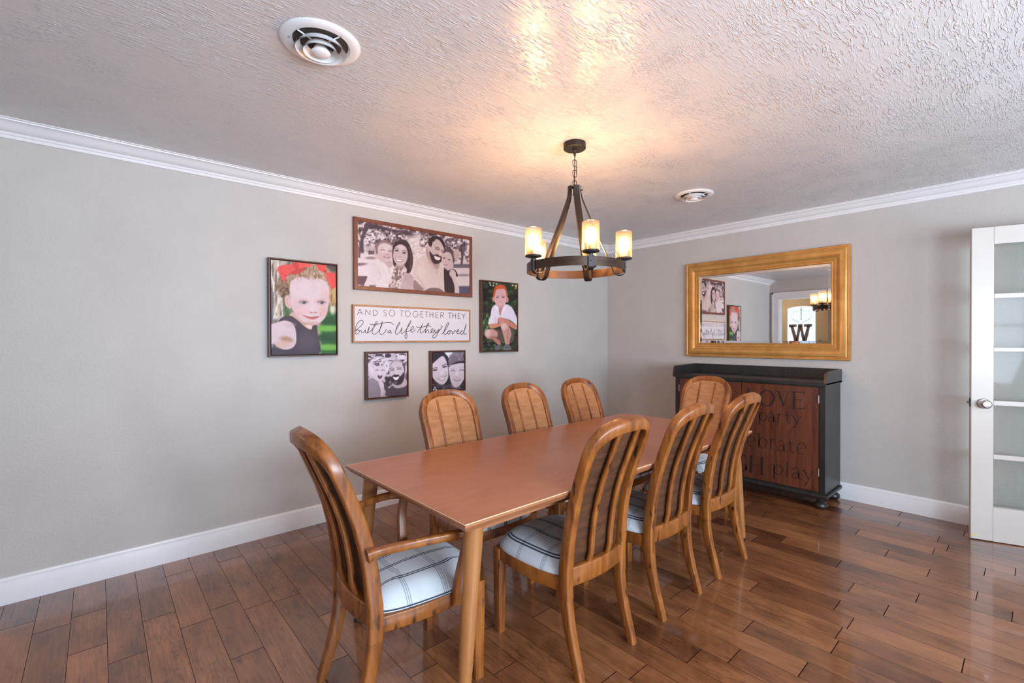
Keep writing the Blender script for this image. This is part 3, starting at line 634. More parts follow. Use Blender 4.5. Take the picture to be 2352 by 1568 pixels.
def chair(label, armc=False, hw=HW, fw2=.225):
    root = empty('dining_armchair' if armc else 'dining_chair'); tag(root, label, 'chair', 'oak dining chairs with cane backs round the table')
    # back frame
    pl = back_outline(hw); pts = []; A = []; Bv = []; n = len(pl)
    for i, (x, z) in enumerate(pl):
        x0, z0 = pl[max(0, i-1)]; x1, z1 = pl[min(n-1, i+1)]
        t = Vector((x1-x0, 0, z1-z0)).normalized(); nrm = Vector((-t.z, 0, t.x))
        dzs = (rear(z+.02)-rear(z-.02))/.04
        yb = rear(z)+.022+bow(x, z, hw)
        pts.append((x, yb, z)); A.append(nrm); b = Vector((0, 1, -dzs)); Bv.append(b)
    hd = [.0245-.005*min(1, max(0, (z-.5)/.5)) for x, z in pl]
    ha = [.0185+.003*max(0, (.55-z)/.3) if z < .86 else .0185+.0035*min(1, (z-.86)/.12) for x, z in pl]
    bm = bmesh.new(); sweep(bm, pts, A, Bv, ha, hd, ch=.17); bf = mesh_obj('back_frame', bm, M['chair'], root, ang=50)
    # rear legs
    for s in (-1, 1):
        zs = np.linspace(0, .345, 12); bm = bmesh.new()
        hx = [.0165+.004*(z/.345) for z in zs]; hy = [.0165+.009*(z/.345) for z in zs]
        sweep(bm, [(s*stile_x(z, hw), rear(z)+hy[i], z) for i, z in enumerate(zs)], [(1, 0, 0)]*12, [(0, 1, 0)]*12, hx, hy, ch=.18)
        mesh_obj('leg', bm, M['chair'], root, ang=50)
        zs = [0, .12, .25, .388]; bm = bmesh.new()
        sweep(bm, [(s*(fw2-.022), .225, z) for z in zs], [(1, 0, 0)]*4, [(0, 1, 0)]*4, [.018, .020, .0215, .0225], [.018, .020, .0215, .0225], ch=.12)
        mesh_obj('leg', bm, M['chair'], root, ang=50)
    # seat frame: bowed side and front rails, curved back rail
    bm = bmesh.new()
    for s in (-1, 1):
        ys = np.linspace(-.165, .215, 12); P_ = []
        for y in ys:
            t = (y+.165)/.38; P_.append((s*((hw-.024)*(1-t)+(fw2-.018)*t+.016*math.sin(PI*t)), y, .350+.018*t-.006*math.sin(PI*t)))
        sweep(bm, P_, [(1, 0, 0)]*12, [(0, 0, 1)]*12, .012, .028, ch=.15)
    xs = np.linspace(-(fw2-.035), fw2-.035, 12)
    sweep(bm, [(x, .228+.020*(1-(x/fw2)**2), .368) for x in xs], [(0, 1, 0)]*12, [(0, 0, 1)]*12, .012, .034, ch=.15)
    mesh_obj('seat_frame', bm, M['chair'], root, ang=50)
    bm = bmesh.new(); xs = np.linspace(-(hw-.04), hw-.04, 14)
    sweep(bm, [(x, rear(.385)+.028+bow(x, .5, hw)*.9, .384) for x in xs], [(0, 1, 0)]*14, [(0, 0, 1)]*14, .018, .038, ch=.12)
    mesh_obj('back_rail', bm, M['chair'], root, ang=50)
    # cushion with UV in metres
    bm = bmesh.new(); uvl = bm.loops.layers.uv.new('UVMap'); NX, NY = 28, 26; grid = {}
    def seat_pt(u, v):   # u,v in -1..1
        e = 5.0
        # squircle mapping
        r = (abs(u)**e+abs(v)**e)**(1/e); m_ = max(abs(u), abs(v), 1e-6); k = (m_/r) if r > 0 else 1
        uu, vv = u*k, v*k
        t = (vv+1)/2; wx = (hw-.020)*(1-t)+(fw2+.003)*t+.014*math.sin(PI*t)
        yy = -.172+t*.428+ (.016*(1-uu*uu) if vv > 0 else 0)*max(0, vv)
        edge = 1-max(abs(u), abs(v))
        h = .384+.018*t+.052*(1-(1-min(1, edge/.42))**3.0)+.022*(1-uu*uu)*(1-vv*vv)
        return uu*wx, yy, h
    for j in range(NY+1):
        for i in range(NX+1):
            u = -1+2*i/NX; v = -1+2*j/NY; u = math.copysign(1-(1-abs(u))**1.25, u) if u else 0; v = math.copysign(1-(1-abs(v))**1.25, v) if v else 0
            grid[i, j] = (bm.verts.new(seat_pt(u, v)), u, v)
    for j in range(NY):
        for i in range(NX):
            ks = ((i, j), (i+1, j), (i+1, j+1), (i, j+1)); f = bm.faces.new([grid[k][0] for k in ks])
            for l, k in zip(f.loops, ks): l[uvl].uv = (grid[k][1]*.255+.0, grid[k][2]*.245)
    # lower lip
    border = [(i, 0) for i in range(NX)]+[(NX, j) for j in range(NY)]+[(i, NY) for i in range(NX, 0, -1)]+[(0, j) for j in range(NY, 0, -1)]
    lows = []
    for k in border:
        co = grid[k][0].co; lows.append(bm.verts.new((co.x*.985, co.y*.99, .369+.018*(co.y+.172)/.428)))
    nb = len(border)
    for q in range(nb):
        k0, k1 = border[q], border[(q+1) % nb]; f = bm.faces.new((grid[k0][0], lows[q], lows[(q+1) % nb], grid[k1][0]))
        for l in f.loops:
            src = k0 if l.vert in (grid[k0][0], lows[q]) else k1
            e = 0 if l.vert in (grid[k0][0], grid[k1][0]) else .02
            uu, vv = grid[src][1]*.255, grid[src][2]*.245
            l[uvl].uv = (uu+math.copysign(e, uu) if abs(grid[src][1]) > .99 else uu, vv+math.copysign(e, vv) if abs(grid[src][2]) > .99 else vv)
    bm.faces.new(lows)
    st = mesh_obj('seat', bm, M['fabric'], root, ang=60)
    # cane panel: curved sheet in front, reverse behind
    def sheet(yoff, mat, name, inset=0.0):
        bm = bmesh.new(); nx, nz = 20, 40; vs = {}
        r = hw-.032-inset
        for j in range(nz+1):
            z = .415+(.992-inset-.415)*j/nz
            if z < .868: w = min(r, stile_x(z, hw)-.008)
            else: w = r*max(0.0, 1-((z-.868)/(.126-inset))**2.7)**(1/2.7)
            for i in range(nx+1):
                x = (-1+2*i/nx)*w; vs[i, j] = bm.verts.new((x, rear(z)+.022+bow(x, z, hw)+yoff, z))
        for j in range(nz):
            for i in range(nx): bm.faces.new((vs[i, j], vs[i+1, j], vs[i+1, j+1], vs[i, j+1]))
        bmesh.ops.remove_doubles(bm, verts=bm.verts, dist=1e-5)
        return mesh_obj(name, bm, mat, root, ang=80)
    cp = sheet(.014, M['cane'], 'cane_panel'); cr = sheet(.010, M['caneb'], 'cane_backing'); cr['label'] = 'dark woven reverse of the cane'
    # slats behind the cane, and thin splines in front
    for s in (-1, 1):
        zs = list(np.linspace(.415, .977, 22)); bm = bmesh.new()
        xx = [s*(.062 if z < 1 else .062) for z in zs]
        sweep(bm, [(x, rear(z)+.014+bow(x, z, hw), z) for x, z in zip(xx, zs)], [(1, 0, 0)]*22, [(0, 1, 0)]*22, .0125, .009, ch=.3)
        sweep(bm, [(x, rear(z)+.022+bow(x, z, hw)+.0155, z) for x, z in zip(xx, zs)], [(1, 0, 0)]*22, [(0, 1, 0)]*22, .007, .0025, ch=.3)
        mesh_obj('slat', bm, M['chair'], root, ang=50)
    if armc:
        for s in (-1, 1):
            P_ = cat([(s*(hw+.006), -.195, .612), (s*(hw+.010), -.150, .618), (s*(hw+.042), -.07, .626), (s*(hw+.068), .02, .630), (s*(hw+.078), .10, .626), (s*(hw+.070), .160, .612)], 6)
            bm = bmesh.new(); n = len(P_); hs = [.013+.006*abs(2*i/(n-1)-1)**1.5 for i in range(n)]
            tang = [(P_[min(i+1, n-1)]-P_[max(i-1, 0)]).normalized() for i in range(n)]
            sweep(bm, P_, [Vector((0, 0, 1)).cross(t).normalized() for t in tang], [t.cross(Vector((0, 0, 1)).cross(t)).normalized() for t in tang], hs, [.015+.006*max(0, 1-i/5) for i in range(n)], ch=.25)
            ar = mesh_obj('armrest', bm, M['chair'], root, ang=50)
            bm = bmesh.new(); Q = cat([(s*(fw2-.000), .120, .34), (s*(fw2+.022), .124, .45), (s*(fw2+.044), .132, .54), (s*(hw+.072), .146, .612)], 5); n = len(Q)
            sweep(bm, Q, [(1, 0, 0)]*n, [(0, 1, 0)]*n, .012, .019, ch=.2)
            mesh_obj('arm_post', bm, M['chair'], root, ang=50)
    return root
def copy_thing(root, loc, rz, label):
    r = root.copy(); C.objects.link(r); r.location = loc; r.rotation_euler = (0, 0, rz); r['label'] = label
    for ch in list(root.children):
        c = ch.copy(); C.objects.link(c); c.parent = r
    return r
side = chair('oak cane-back side chair closest to the camera on the near long side')
side.location = (-3.065, -2.063, 0)
ONPRE = 'oak cane-back side chair '
copy_thing(side, (-2.462, -2.063, 0), 0, ONPRE+'on the near long side, middle of its three')
copy_thing(side, (-1.877, -2.063, 0), 0, ONPRE+'on the near long side, nearest the black cabinet')
copy_thing(side, (-3.065, -1.405, 0), PI, ONPRE+'in front of the hat picture on the picture wall')
copy_thing(side, (-2.44, -1.405, 0), PI, ONPRE+'on the picture-wall side, middle of its three')
copy_thing(side, (-1.85, -1.405, 0), PI, ONPRE+'on the picture-wall side, nearest the room corner')
copy_thing(side, (-1.245, -1.70, 0), PI/2, ONPRE+'at the far table end, back to the black cabinet')
arm = chair('oak cane-back armchair with open arms at the left head of the table', True, hw=.198, fw2=.222)
arm.scale = (1, 1.07, 1); arm.location = (-3.752, -1.790, 0); arm.rotation_euler = (0, 0, -PI/2-.05)

# ================================================================ CABINET
cab = empty('cabinet', (0, -1.763, 0)); tag(cab, 'black buffet cabinet with red-brown lettered doors under the gold mirror', 'cabinet')
yb0, yb1 = -.625, .625    # local y (world -2.388 .. -1.138); x world
X0, X1 = -.44, -.02
bm = bmesh.new()
box(bm, X0+.02, X1, yb0, yb1, .115, .965)                       # carcass
for a, b in ((yb0, yb0+.040), (yb1-.040, yb1)): box(bm, X0, X0+.02, a, b, .115, .965, bev=.002)
box(bm, X0, X0+.02, yb0+.04, yb1-.04, .115, .130); box(bm, X0, X0+.02, yb0+.04, yb1-.04, .955, .965)
mesh_obj('carcass', bm, M['black'], cab, False)
bm = run_profile([(0, 0), (.004, 0), (.014, .006), (.018, .014), (.018, .026), (.012, .032), (0, .034)], 'y', yb0-.018, yb1+.018, X0, -1, .083)
box(bm, X0, X1, yb0-.016, yb0, .085, .117, bev=.006); box(bm, X0, X1, yb1, yb1+.016, .085, .117, bev=.006); box(bm, X0, X1, yb0, yb1, .085, .117)
mesh_obj('base_moulding', bm, M['black'], cab)
bm = bmesh.new(); box(bm, X0-.028, X1, yb0-.014, yb1+.014, .965, .992, bev=.006); mesh_obj('top', bm, M['black'], cab)
bm = bmesh.new(); box(bm, -.035, X1, yb0-.012, yb1+.012, .992, 1.080, bev=.004)
for s in (-1, 1):
    ya = yb1-.004 if s > 0 else yb0-.014; yb_ = ya+.018
    prof_ = [(X0-.026, .975), (X0-.006, 1.062), (X0+.01, 1.072), (-.035, 1.080), (-.035, .975)]
    a = [bm.verts.new((x, ya, z)) for x, z in prof_]; b = [bm.verts.new((x, yb_, z)) for x, z in prof_]
    bm.faces.new(a); bm.faces.new(b[::-1])
    for i in range(5): bm.faces.new((a[i], a[(i+1) % 5], b[(i+1) % 5], b[i]))
mesh_obj('tray_edge', bm, M['black'], cab, False)
doors = []
for a, b in ((yb0+.043, -.0015), (.0015, yb1-.043)):
    bm = bmesh.new(); box(bm, X0-.004, X0+.018, a, b, .133, .953, bev=.003); dr = mesh_obj('door', bm, M['cabdoor'], cab); doors.append(dr)
    yh = a-.002 if a < 0 and b < .01 else b+.002
    for z in (.29, .86):
        bm = bmesh.new(); tube(bm, [(X0-.007, yh, z-.03), (X0-.007, yh, z+.03)], .0045, 8); h_ = mesh_obj('hinge', bm, M['nickel'], dr)
for x in (X0+.03, X1-.05):
    for y in (yb0+.035, yb1-.035):
        bm = bmesh.new(); lathe(bm, [(0, 0), (.022, 0), (.040, .012), (.047, .028), (.043, .044), (.028, .055), (.022, .060), (.030, .066), (.034, .074), (.034, .086), (0, .086)], c=(x, y, 0), n=28)
        mesh_obj('foot', bm, M['black'], cab)
# incised dark lettering: strokes (x, y) traced in image crop pixels, w = stroke width
def ribbon(bm, pts, w, plane, cap=True):
    """flat stroke; plane(x,y)->world"""
    P2 = [Vector((p[0], p[1])) for p in pts]; n = len(P2); L = []; R_ = []
    for i in range(n):
        t = (P2[min(i+1, n-1)]-P2[max(i-1, 0)]);
        if t.length < 1e-6: t = Vector((1, 0))
        t.normalize(); nn = Vector((-t.y, t.x)); ww = (w[i] if isinstance(w, (list, tuple)) else w)/2
        L.append(bm.verts.new(plane(*(P2[i]+nn*ww)))); R_.append(bm.verts.new(plane(*(P2[i]-nn*ww))))
    for i in range(n-1): bm.faces.new((L[i], L[i+1], R_[i+1], R_[i]))
def c2(pts, n=6): return [(p.x, p.y) for p in cat([(a, b, 0) for a, b in pts], n)]
def arc(cx, cy, rx, ry, a0, a1, n=22): return [(cx+rx*math.cos(math.radians(a0+(a1-a0)*i/n)), cy+ry*math.sin(math.radians(a0+(a1-a0)*i/n))) for i in range(n+1)]
def arcw(a0, a1, thin, thick, n=22): return [thin+(thick-thin)*abs(math.cos(math.radians(a0+(a1-a0)*i/n))) for i in range(n+1)]
T = []
def stem(x0, y0, x1, y1, w=16): T.append(([(x0, y0), (x1, y1)], w))
def ser(x0, y0, x1, y1, w=6): T.append(([(x0, y0), (x1, y1)], w))
def bowl(cx, cy, rx, ry, a0=0, a1=360, thin=5, thick=13): T.append((arc(cx, cy, rx, ry, a0, a1), arcw(a0, a1, thin, thick)))
def let_a(x, y, s=1.0):   # x = stem x, y = top
    stem(x, y+35*s, x, y+112*s, 15); T.append((c2([(x-62*s, y+28*s), (x-45*s, y+4*s), (x-18*s, y+4*s), (x, y+35*s)]), 8)); bowl(x-34*s, y+86*s, 34*s, 30*s, thin=5, thick=11); T.append((c2([(x, y+110*s), (x+12*s, y+122*s), (x+28*s, y+120*s)]), 8))
def let_r(x, y, s=1.0):
    stem(x, y, x-2, y+105*s, 15); ser(x-20, y, x, y); ser(x-22, y+106*s, x+22, y+108*s, 5); T.append((c2([(x+2, y+30*s), (x+18*s, y+4*s), (x+48*s, y+6*s)]), 9))
def let_t(x, y, s=1.0):
    T.append((c2([(x, y), (x+2, y+60*s), (x+6, y+112*s), (x+22*s, y+132*s), (x+42*s, y+128*s)]), 11)); ser(x-22*s, y+38*s, x+38*s, y+42*s, 6)
def let_e(cx, cy, rx, ry):
    T.append((arc(cx, cy, rx, ry, 0, -300), arcw(0, -300, 6, 13))); ser(cx-rx, cy-3, cx+rx, cy+1, 5)
def let_p(x, y, h, s=1.0):
    stem(x, y, x-3, y+h, 15); ser(x-18, y+2, x, y); ser(x-24, y+h, x+22, y+h+2, 5); bowl(x+46*s, y+56*s, 46*s, 56*s)
def let_y(x, y, s=1.0):
    T.append(([(x, y), (x+50*s, y+100*s)], 13)); T.append(([(x+100*s, y+12*s), (x+45*s, y+110*s), (x+22*s, y+152*s)], 7)); ser(x-20, y-3, x+24, y); ser(x+76*s, y+8*s, x+114*s, y+12*s); bowl(x+20*s, y+150*s, 8, 6)
stem(410, 122, 408, 312, 22); ser(390, 120, 432, 122); ser(390, 316, 520, 320, 8); ser(518, 322, 526, 285, 8)
T.append((arc(636, 230, 82, 95, 0, 360, 32), [9+19*abs(math.cos(math.radians(360*i/32))) for i in range(33)]))
stem(772, 150, 836, 330, 24); T.append(([(890, 158), (838, 328)], 8)); ser(742, 146, 802, 149); ser(862, 154, 916, 157)
stem(962, 155, 958, 352, 25); ser(935, 154, 1082, 160, 8); ser(1082, 160, 1086, 190, 9); ser(965, 249, 1045, 252, 7); ser(1045, 238, 1046, 268, 8); ser(932, 353, 1088, 359, 9); ser(1086, 360, 1096, 322, 9)
let_p(548, 400, 143, .95); let_a(716, 402, .98); let_r(774, 420, .95); let_t(873, 396, .98); let_y(950, 443, .92)
let_e(445, 748, 44, 60); stem(540, 655, 538, 815, 17); ser(518, 656, 540, 654); bowl(586, 765, 46, 62); let_r(680, 722, 1.12); let_a(840, 738, 1.1); let_t(915, 727, 1.18); let_e(1050, 836, 52, 68)
stem(365, 655, 363, 800, 16); let_e(290, 735, 42, 56); T.append((arc(195, 728, 40, 54, -50, -310), arcw(-50, -310, 7, 13)))
T.append((arc(335, 1008, 66, 98, -50, -330), arcw(-50, -330, 9, 26))); stem(388, 1030, 388, 1095, 22); ser(362, 1028, 408, 1030)
stem(445, 925, 440, 1115, 27); stem(575, 940, 570, 1148, 27); ser(445, 1024, 575, 1036, 7)
for a in ((418, 922, 470, 925), (416, 1118, 468, 1121), (546, 937, 602, 941), (543, 1150, 598, 1155)): ser(*a)
let_p(722, 1030, 165, 1.08); stem(880, 992, 878, 1172, 17); ser(860, 993, 880, 992); ser(856, 1174, 902, 1179, 5); let_a(1016, 1060, 1.15); let_y(1080, 1095, 1.12)
bm = bmesh.new()
def cabpl(x, y):
    yy, zz_ = pixel_to_plane(PX_CABINET, 1640+x/5.227, 870+y/5.227); return Vector((X0-.0048, yy+1.763, zz_))
bm2 = bmesh.new()
for pts, w in T:
    right = min(p[0] for p in pts) > 316
    ribbon(bm if right else bm2, pts, w, cabpl)
lt = mesh_obj('lettering', bm, M['ink'], doors[0], False); lt['label'] = 'dark stencilled words in capitals and small letters'
mesh_obj('lettering', bm2, M['ink'], doors[1], False)

# ================================================================ MIRROR
mir = empty('wall_mirror', (0, -1.746, 1.629)); tag(mir, 'large wall mirror in a wide antique gold frame above the black cabinet', 'mirror')
MW, MH = .713, .4785
# profile: (inset from outer edge, distance from wall)
MP = [(0, .004), (0, .036), (.004, .041), (.014, .041), (.018, .036), (.024, .035), (.034, .043), (.050, .047), (.068, .044), (.084, .034), (.096, .024), (.102, .023), (.104, .028), (.110, .030), (.116, .027), (.118, .022), (.124, .021), (.128, .025), (.134, .025), (.139, .020), (.141, .012), (.141, .004)]
bm = bmesh.new(); rings = []
for ins, d in MP: rings.append([bm.verts.new((-d, sy*(MW-ins), sz*(MH-ins))) for sy, sz in ((-1, -1), (1, -1), (1, 1), (-1, 1))])
for a, b in zip(rings[:-1], rings[1:]):
    for i in range(4): bm.faces.new((a[i], a[(i+1) % 4], b[(i+1) % 4], b[i]))
for i in range(4): bm.faces.new((rings[-1][i], rings[-1][(i+1) % 4], rings[0][(i+1) % 4], rings[0][i]))
mesh_obj('frame', bm, M['gold'], mir, True, 40)
bm = bmesh.new(); gy, gz = MW-.139, MH-.139
o_ = [bm.verts.new((-.0125, sy*gy, sz*gz)) for sy, sz in ((-1, -1), (1, -1), (1, 1), (-1, 1))]
i_ = [bm.verts.new((-.0135, sy*(gy-.022), sz*(gz-.022))) for sy, sz in ((-1, -1), (1, -1), (1, 1), (-1, 1))]
bm.faces.new(i_)
for i in range(4): bm.faces.new((o_[i], o_[(i+1) % 4], i_[(i+1) % 4], i_[i]))
bk = [bm.verts.new((-.006, sy*gy, sz*gz)) for sy, sz in ((-1, -1), (1, -1), (1, 1), (-1, 1))]
bm.faces.new(bk)
for i in range(4): bm.faces.new((bk[i], bk[(i+1) % 4], o_[(i+1) % 4], o_[i]))
mesh_obj('mirror_glass', bm, M['mirror'], mir, False)

# ================================================================ CEILING DIFFUSERS
def vent(loc, rz, label, R=.140):
    v = empty('ceiling_vent', (loc[0], loc[1], H), rz); tag(v, label, 'vent', 'round ceiling air diffusers')
    bm = bmesh.new(); k = R/.140
    lathe(bm, [(.140*k, 0), (.140*k, -.003), (.132*k, -.008), (.118*k, -.011), (.104*k, -.010), (.098*k, -.004), (.096*k, -.001)], n=56, cap=False); mesh_obj('flange', bm, M['vent_white'], v)
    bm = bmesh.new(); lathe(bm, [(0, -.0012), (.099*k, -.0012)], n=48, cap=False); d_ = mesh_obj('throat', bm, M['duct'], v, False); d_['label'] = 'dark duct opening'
    for r0_, r1_, z0_, z1_ in ((.090, .073, -.030, -.008), (.064, .048, -.036, -.012)):
        bm = bmesh.new(); lathe(bm, [(r0_*k, z0_), (r1_*k, z1_), (r1_*k-.002, z1_), (r0_*k-.003, z0_-.001)], n=48, cap=False); mesh_obj('diffuser_ring', bm, M['vent_white'], v)
    bm = bmesh.new(); lathe(bm, [(.018*k, -.010), (.034*k, -.036), (.029*k, -.041), (.014*k, -.044), (0, -.045)], n=40, cap=False); mesh_obj('centre_cone', bm, M['vent_white'], v)
    bm = bmesh.new()
    for a in range(4):
        an = a*PI/2; tube(bm, [(.02*math.cos(an), .02*math.sin(an), -.008), (.1*k*math.cos(an), .1*k*math.sin(an), -.006)], .0028, 6)
    mesh_obj('spoke', bm, M['vent_white'], v)
    for a in range(3):
        an = .5+a*2*PI/3; bm = bmesh.new(); lathe(bm, [(0, -.0115), (.004, -.0115), (.004, -.008)], c=(.108*k*math.cos(an), .108*k*math.sin(an), 0), n=10); mesh_obj('screw', bm, M['nickel'], v)
    return v
vent((-4.014, -1.703), .35, 'large white round ceiling vent near the camera')
vent((-1.212, -1.722), .1, 'smaller-looking white round ceiling vent beyond the chandelier')

# ================================================================ CHANDELIER
CX, CY = -2.622, -1.738
ch = empty('chandelier', (CX, CY, H)); tag(ch, 'bronze ring chandelier with five lit glass cylinder shades over the table', 'chandelier')
R3 = Vector((.748, -.664, 0)); F3 = Vector((.664, .748, 0))
def dirv(deg): a = math.radians(deg); return R3*math.cos(a)+F3*math.sin(a)
RZ0, RZ1, RR = 1.712-H, 1.760-H, .272
bm = bmesh.new(); lathe(bm, [(.062, 0), (.062, -.004), (.063, -.030), (.058, -.034), (0, -.034)], n=40, cap=False); mesh_obj('canopy', bm, M['iron'], ch)
bm = bmesh.new(); lathe(bm, [(.013, -.034), (.013, -.042), (.007, -.048), (.006, -.058), (0, -.058)], n=20, cap=False)
tube(bm, [(.008*math.cos(a), 0, -.064+.008*math.sin(a)) for a in np.linspace(0, 2*PI, 16, endpoint=False)], .0022, 6, closed=True); mesh_obj('loop', bm, M['iron'], ch)
def link(bm, c, ax, tilt, L=.0200, w=.0105, r=.0021):
    pts = []
    for a in np.linspace(0, 2*PI, 20, endpoint=False):
        x = w*math.cos(a); z = (L-w)*(1 if math.sin(a) > 0 else -1)+w*math.sin(a)
        pts.append(Vector(c)+Matrix.Rotation(ax, 3, 'Z') @ (Matrix.Rotation(tilt, 3, 'Y') @ Vector((x, 0, z))))
    tube(bm, pts, r, 6, closed=True)
bm = bmesh.new(); z = -.083; k = 0
while z > -.245:
    link(bm, (0, 0, z), (PI/2 if k % 2 else 0)+.75, .12*(1 if k % 2 else -1)); z -= .029; k += 1
mesh_obj('chain', bm, M['ironb'], ch)
bm = bmesh.new(); off = -R3*.022
for k, (o1, z) in enumerate(((.35, -.145), (.8, -.170), (1.0, -.198), (1.05, -.228))): link(bm, off*o1, (PI/2 if k % 2 else 0)+.75+.3, .5 if k == 0 else .05)
mesh_obj('chain', bm, M['ironb'], ch)
bm = bmesh.new(); link(bm, R3*.010+Vector((0, 0, -.150)), .75, -.25, .021); mesh_obj('chain_link', bm, M['ironb'], ch)
bm = bmesh.new(); tube(bm, cat([(0, 0, -.05), (.004, .003, -.12), (-.003, 0, -.2), (0, 0, -.29)], 6), .0028, 6); mesh_obj('cord', bm, M['ironb'], ch)
bm = bmesh.new(); lathe(bm, [(0, -.243), (.020, -.243), (.020, -.250), (.009, -.254), (.009, -.285), (.013, -.290), (0, -.296)], n=20); mesh_obj('hub', bm, M['iron'], ch)
bm = bmesh.new(); lathe(bm, [(RR-.005, RZ0), (RR, RZ0), (RR, RZ1), (RR-.005, RZ1), (RR-.005, RZ0)], n=96, cap=False); rg = mesh_obj('ring', bm, M['ring'], ch, ang=30)
ANG = (-80.5, -8.5, 63.5, 135.5, 207.5)
for dg in ANG:
    d = dirv(dg); tn = Vector((-d.y, d.x, 0))
    # strap
    Q = cat([d*.034+Vector((0, 0, -.243)), d*.036+Vector((0, 0, -.285)), d*.050+Vector((0, 0, -.335)), d*.105+Vector((0, 0, -.47)), d*.190+Vector((0, 0, -.665)), d*.208+Vector((0, 0, -.715)), d*.222+Vector((0, 0, -.738)), d*.245+Vector((0, 0, -.748)), d*.268+Vector((0, 0, -.742)), d*.276+Vector((0, 0, -.728))], 5)
    n = len(Q); A_ = [tn]*n; Bv_ = [tn.cross((Q[min(i+1, n-1)]-Q[max(i-1, 0)]).normalized()) for i in range(n)]
    bm = bmesh.new(); sweep(bm, Q, A_, Bv_, .0175, .0022, ch=.2); mesh_obj('arm', bm, M['iron'], ch)
    bm = bmesh.new(); tube(bm, [d*.030+Vector((0, 0, -.264)), d*.046+Vector((0, 0, -.264))], .0045, 8); mesh_obj('bolt', bm, M['ironb'], ch)
    # bracket on the ring
    bm = bmesh.new(); p = d*(RR+.004)
    sweep(bm, [p+Vector((0, 0, RZ0-.006)), p+Vector((0, 0, RZ1+.006))], [tn]*2, [d]*2, .0165, .0045, ch=.1)
    sweep(bm, [d*(RR-.010)+Vector((0, 0, RZ0-.006)), d*(RR-.010)+Vector((0, 0, RZ1+.006))], [tn]*2, [d]*2, .0165, .003, ch=.1)
    tube(bm, [p+d*.002+Vector((0, 0, (RZ0+RZ1)/2)), p+d*.009+Vector((0, 0, (RZ0+RZ1)/2))], .004, 8)
    mesh_obj('bracket', bm, M['ironb'], ch)
    c = d*(RR-.002); cz = RZ1+.006
    bm = bmesh.new(); lathe(bm, [(0, cz), (.012, cz), (.014, cz+.006), (.030, cz+.010), (.044, cz+.014), (.046, cz+.019), (.044, cz+.023), (0, cz+.023)], c=(c.x, c.y, 0), n=36); mesh_obj('cup', bm, M['ironb'], ch)
    bm = bmesh.new(); lathe(bm, [(0, cz+.023), (.019, cz+.023), (.019, cz+.050), (.015, cz+.052), (0, cz+.052)], c=(c.x, c.y, 0), n=24); mesh_obj('lamp_holder', bm, M['nickel'], ch)
    bm = bmesh.new(); lathe(bm, [(.0425, cz+.022), (.0425, cz+.165), (.0445, cz+.166), (.0450, cz+.164), (.0450, cz+.022)], c=(c.x, c.y, 0), n=40, cap=False); sh = mesh_obj('lamp_shade', bm, M['shade'], ch, ang=60); sh['label'] = 'seeded glass cylinder shade'
    bm = bmesh.new(); lathe(bm, [(.012, cz+.052), (.015, cz+.062), (.024, cz+.080), (.0295, cz+.100), (.028, cz+.120), (.018, cz+.137), (0, cz+.142)], c=(c.x, c.y, 0), n=24); bb = mesh_obj('bulb', bm, M['bulb'], ch); bb['label'] = 'glowing bulb'
    l = bpy.data.lights.new('bulb_light', 'POINT'); l.energy = BULB_W; l.color = BULB_COL; l.shadow_soft_size = .03
    lo = bpy.data.objects.new('bulb_light', l); lo.location = (CX+c.x, CY+c.y, H+cz+.098); C.objects.link(lo)
    bb.visible_shadow = True

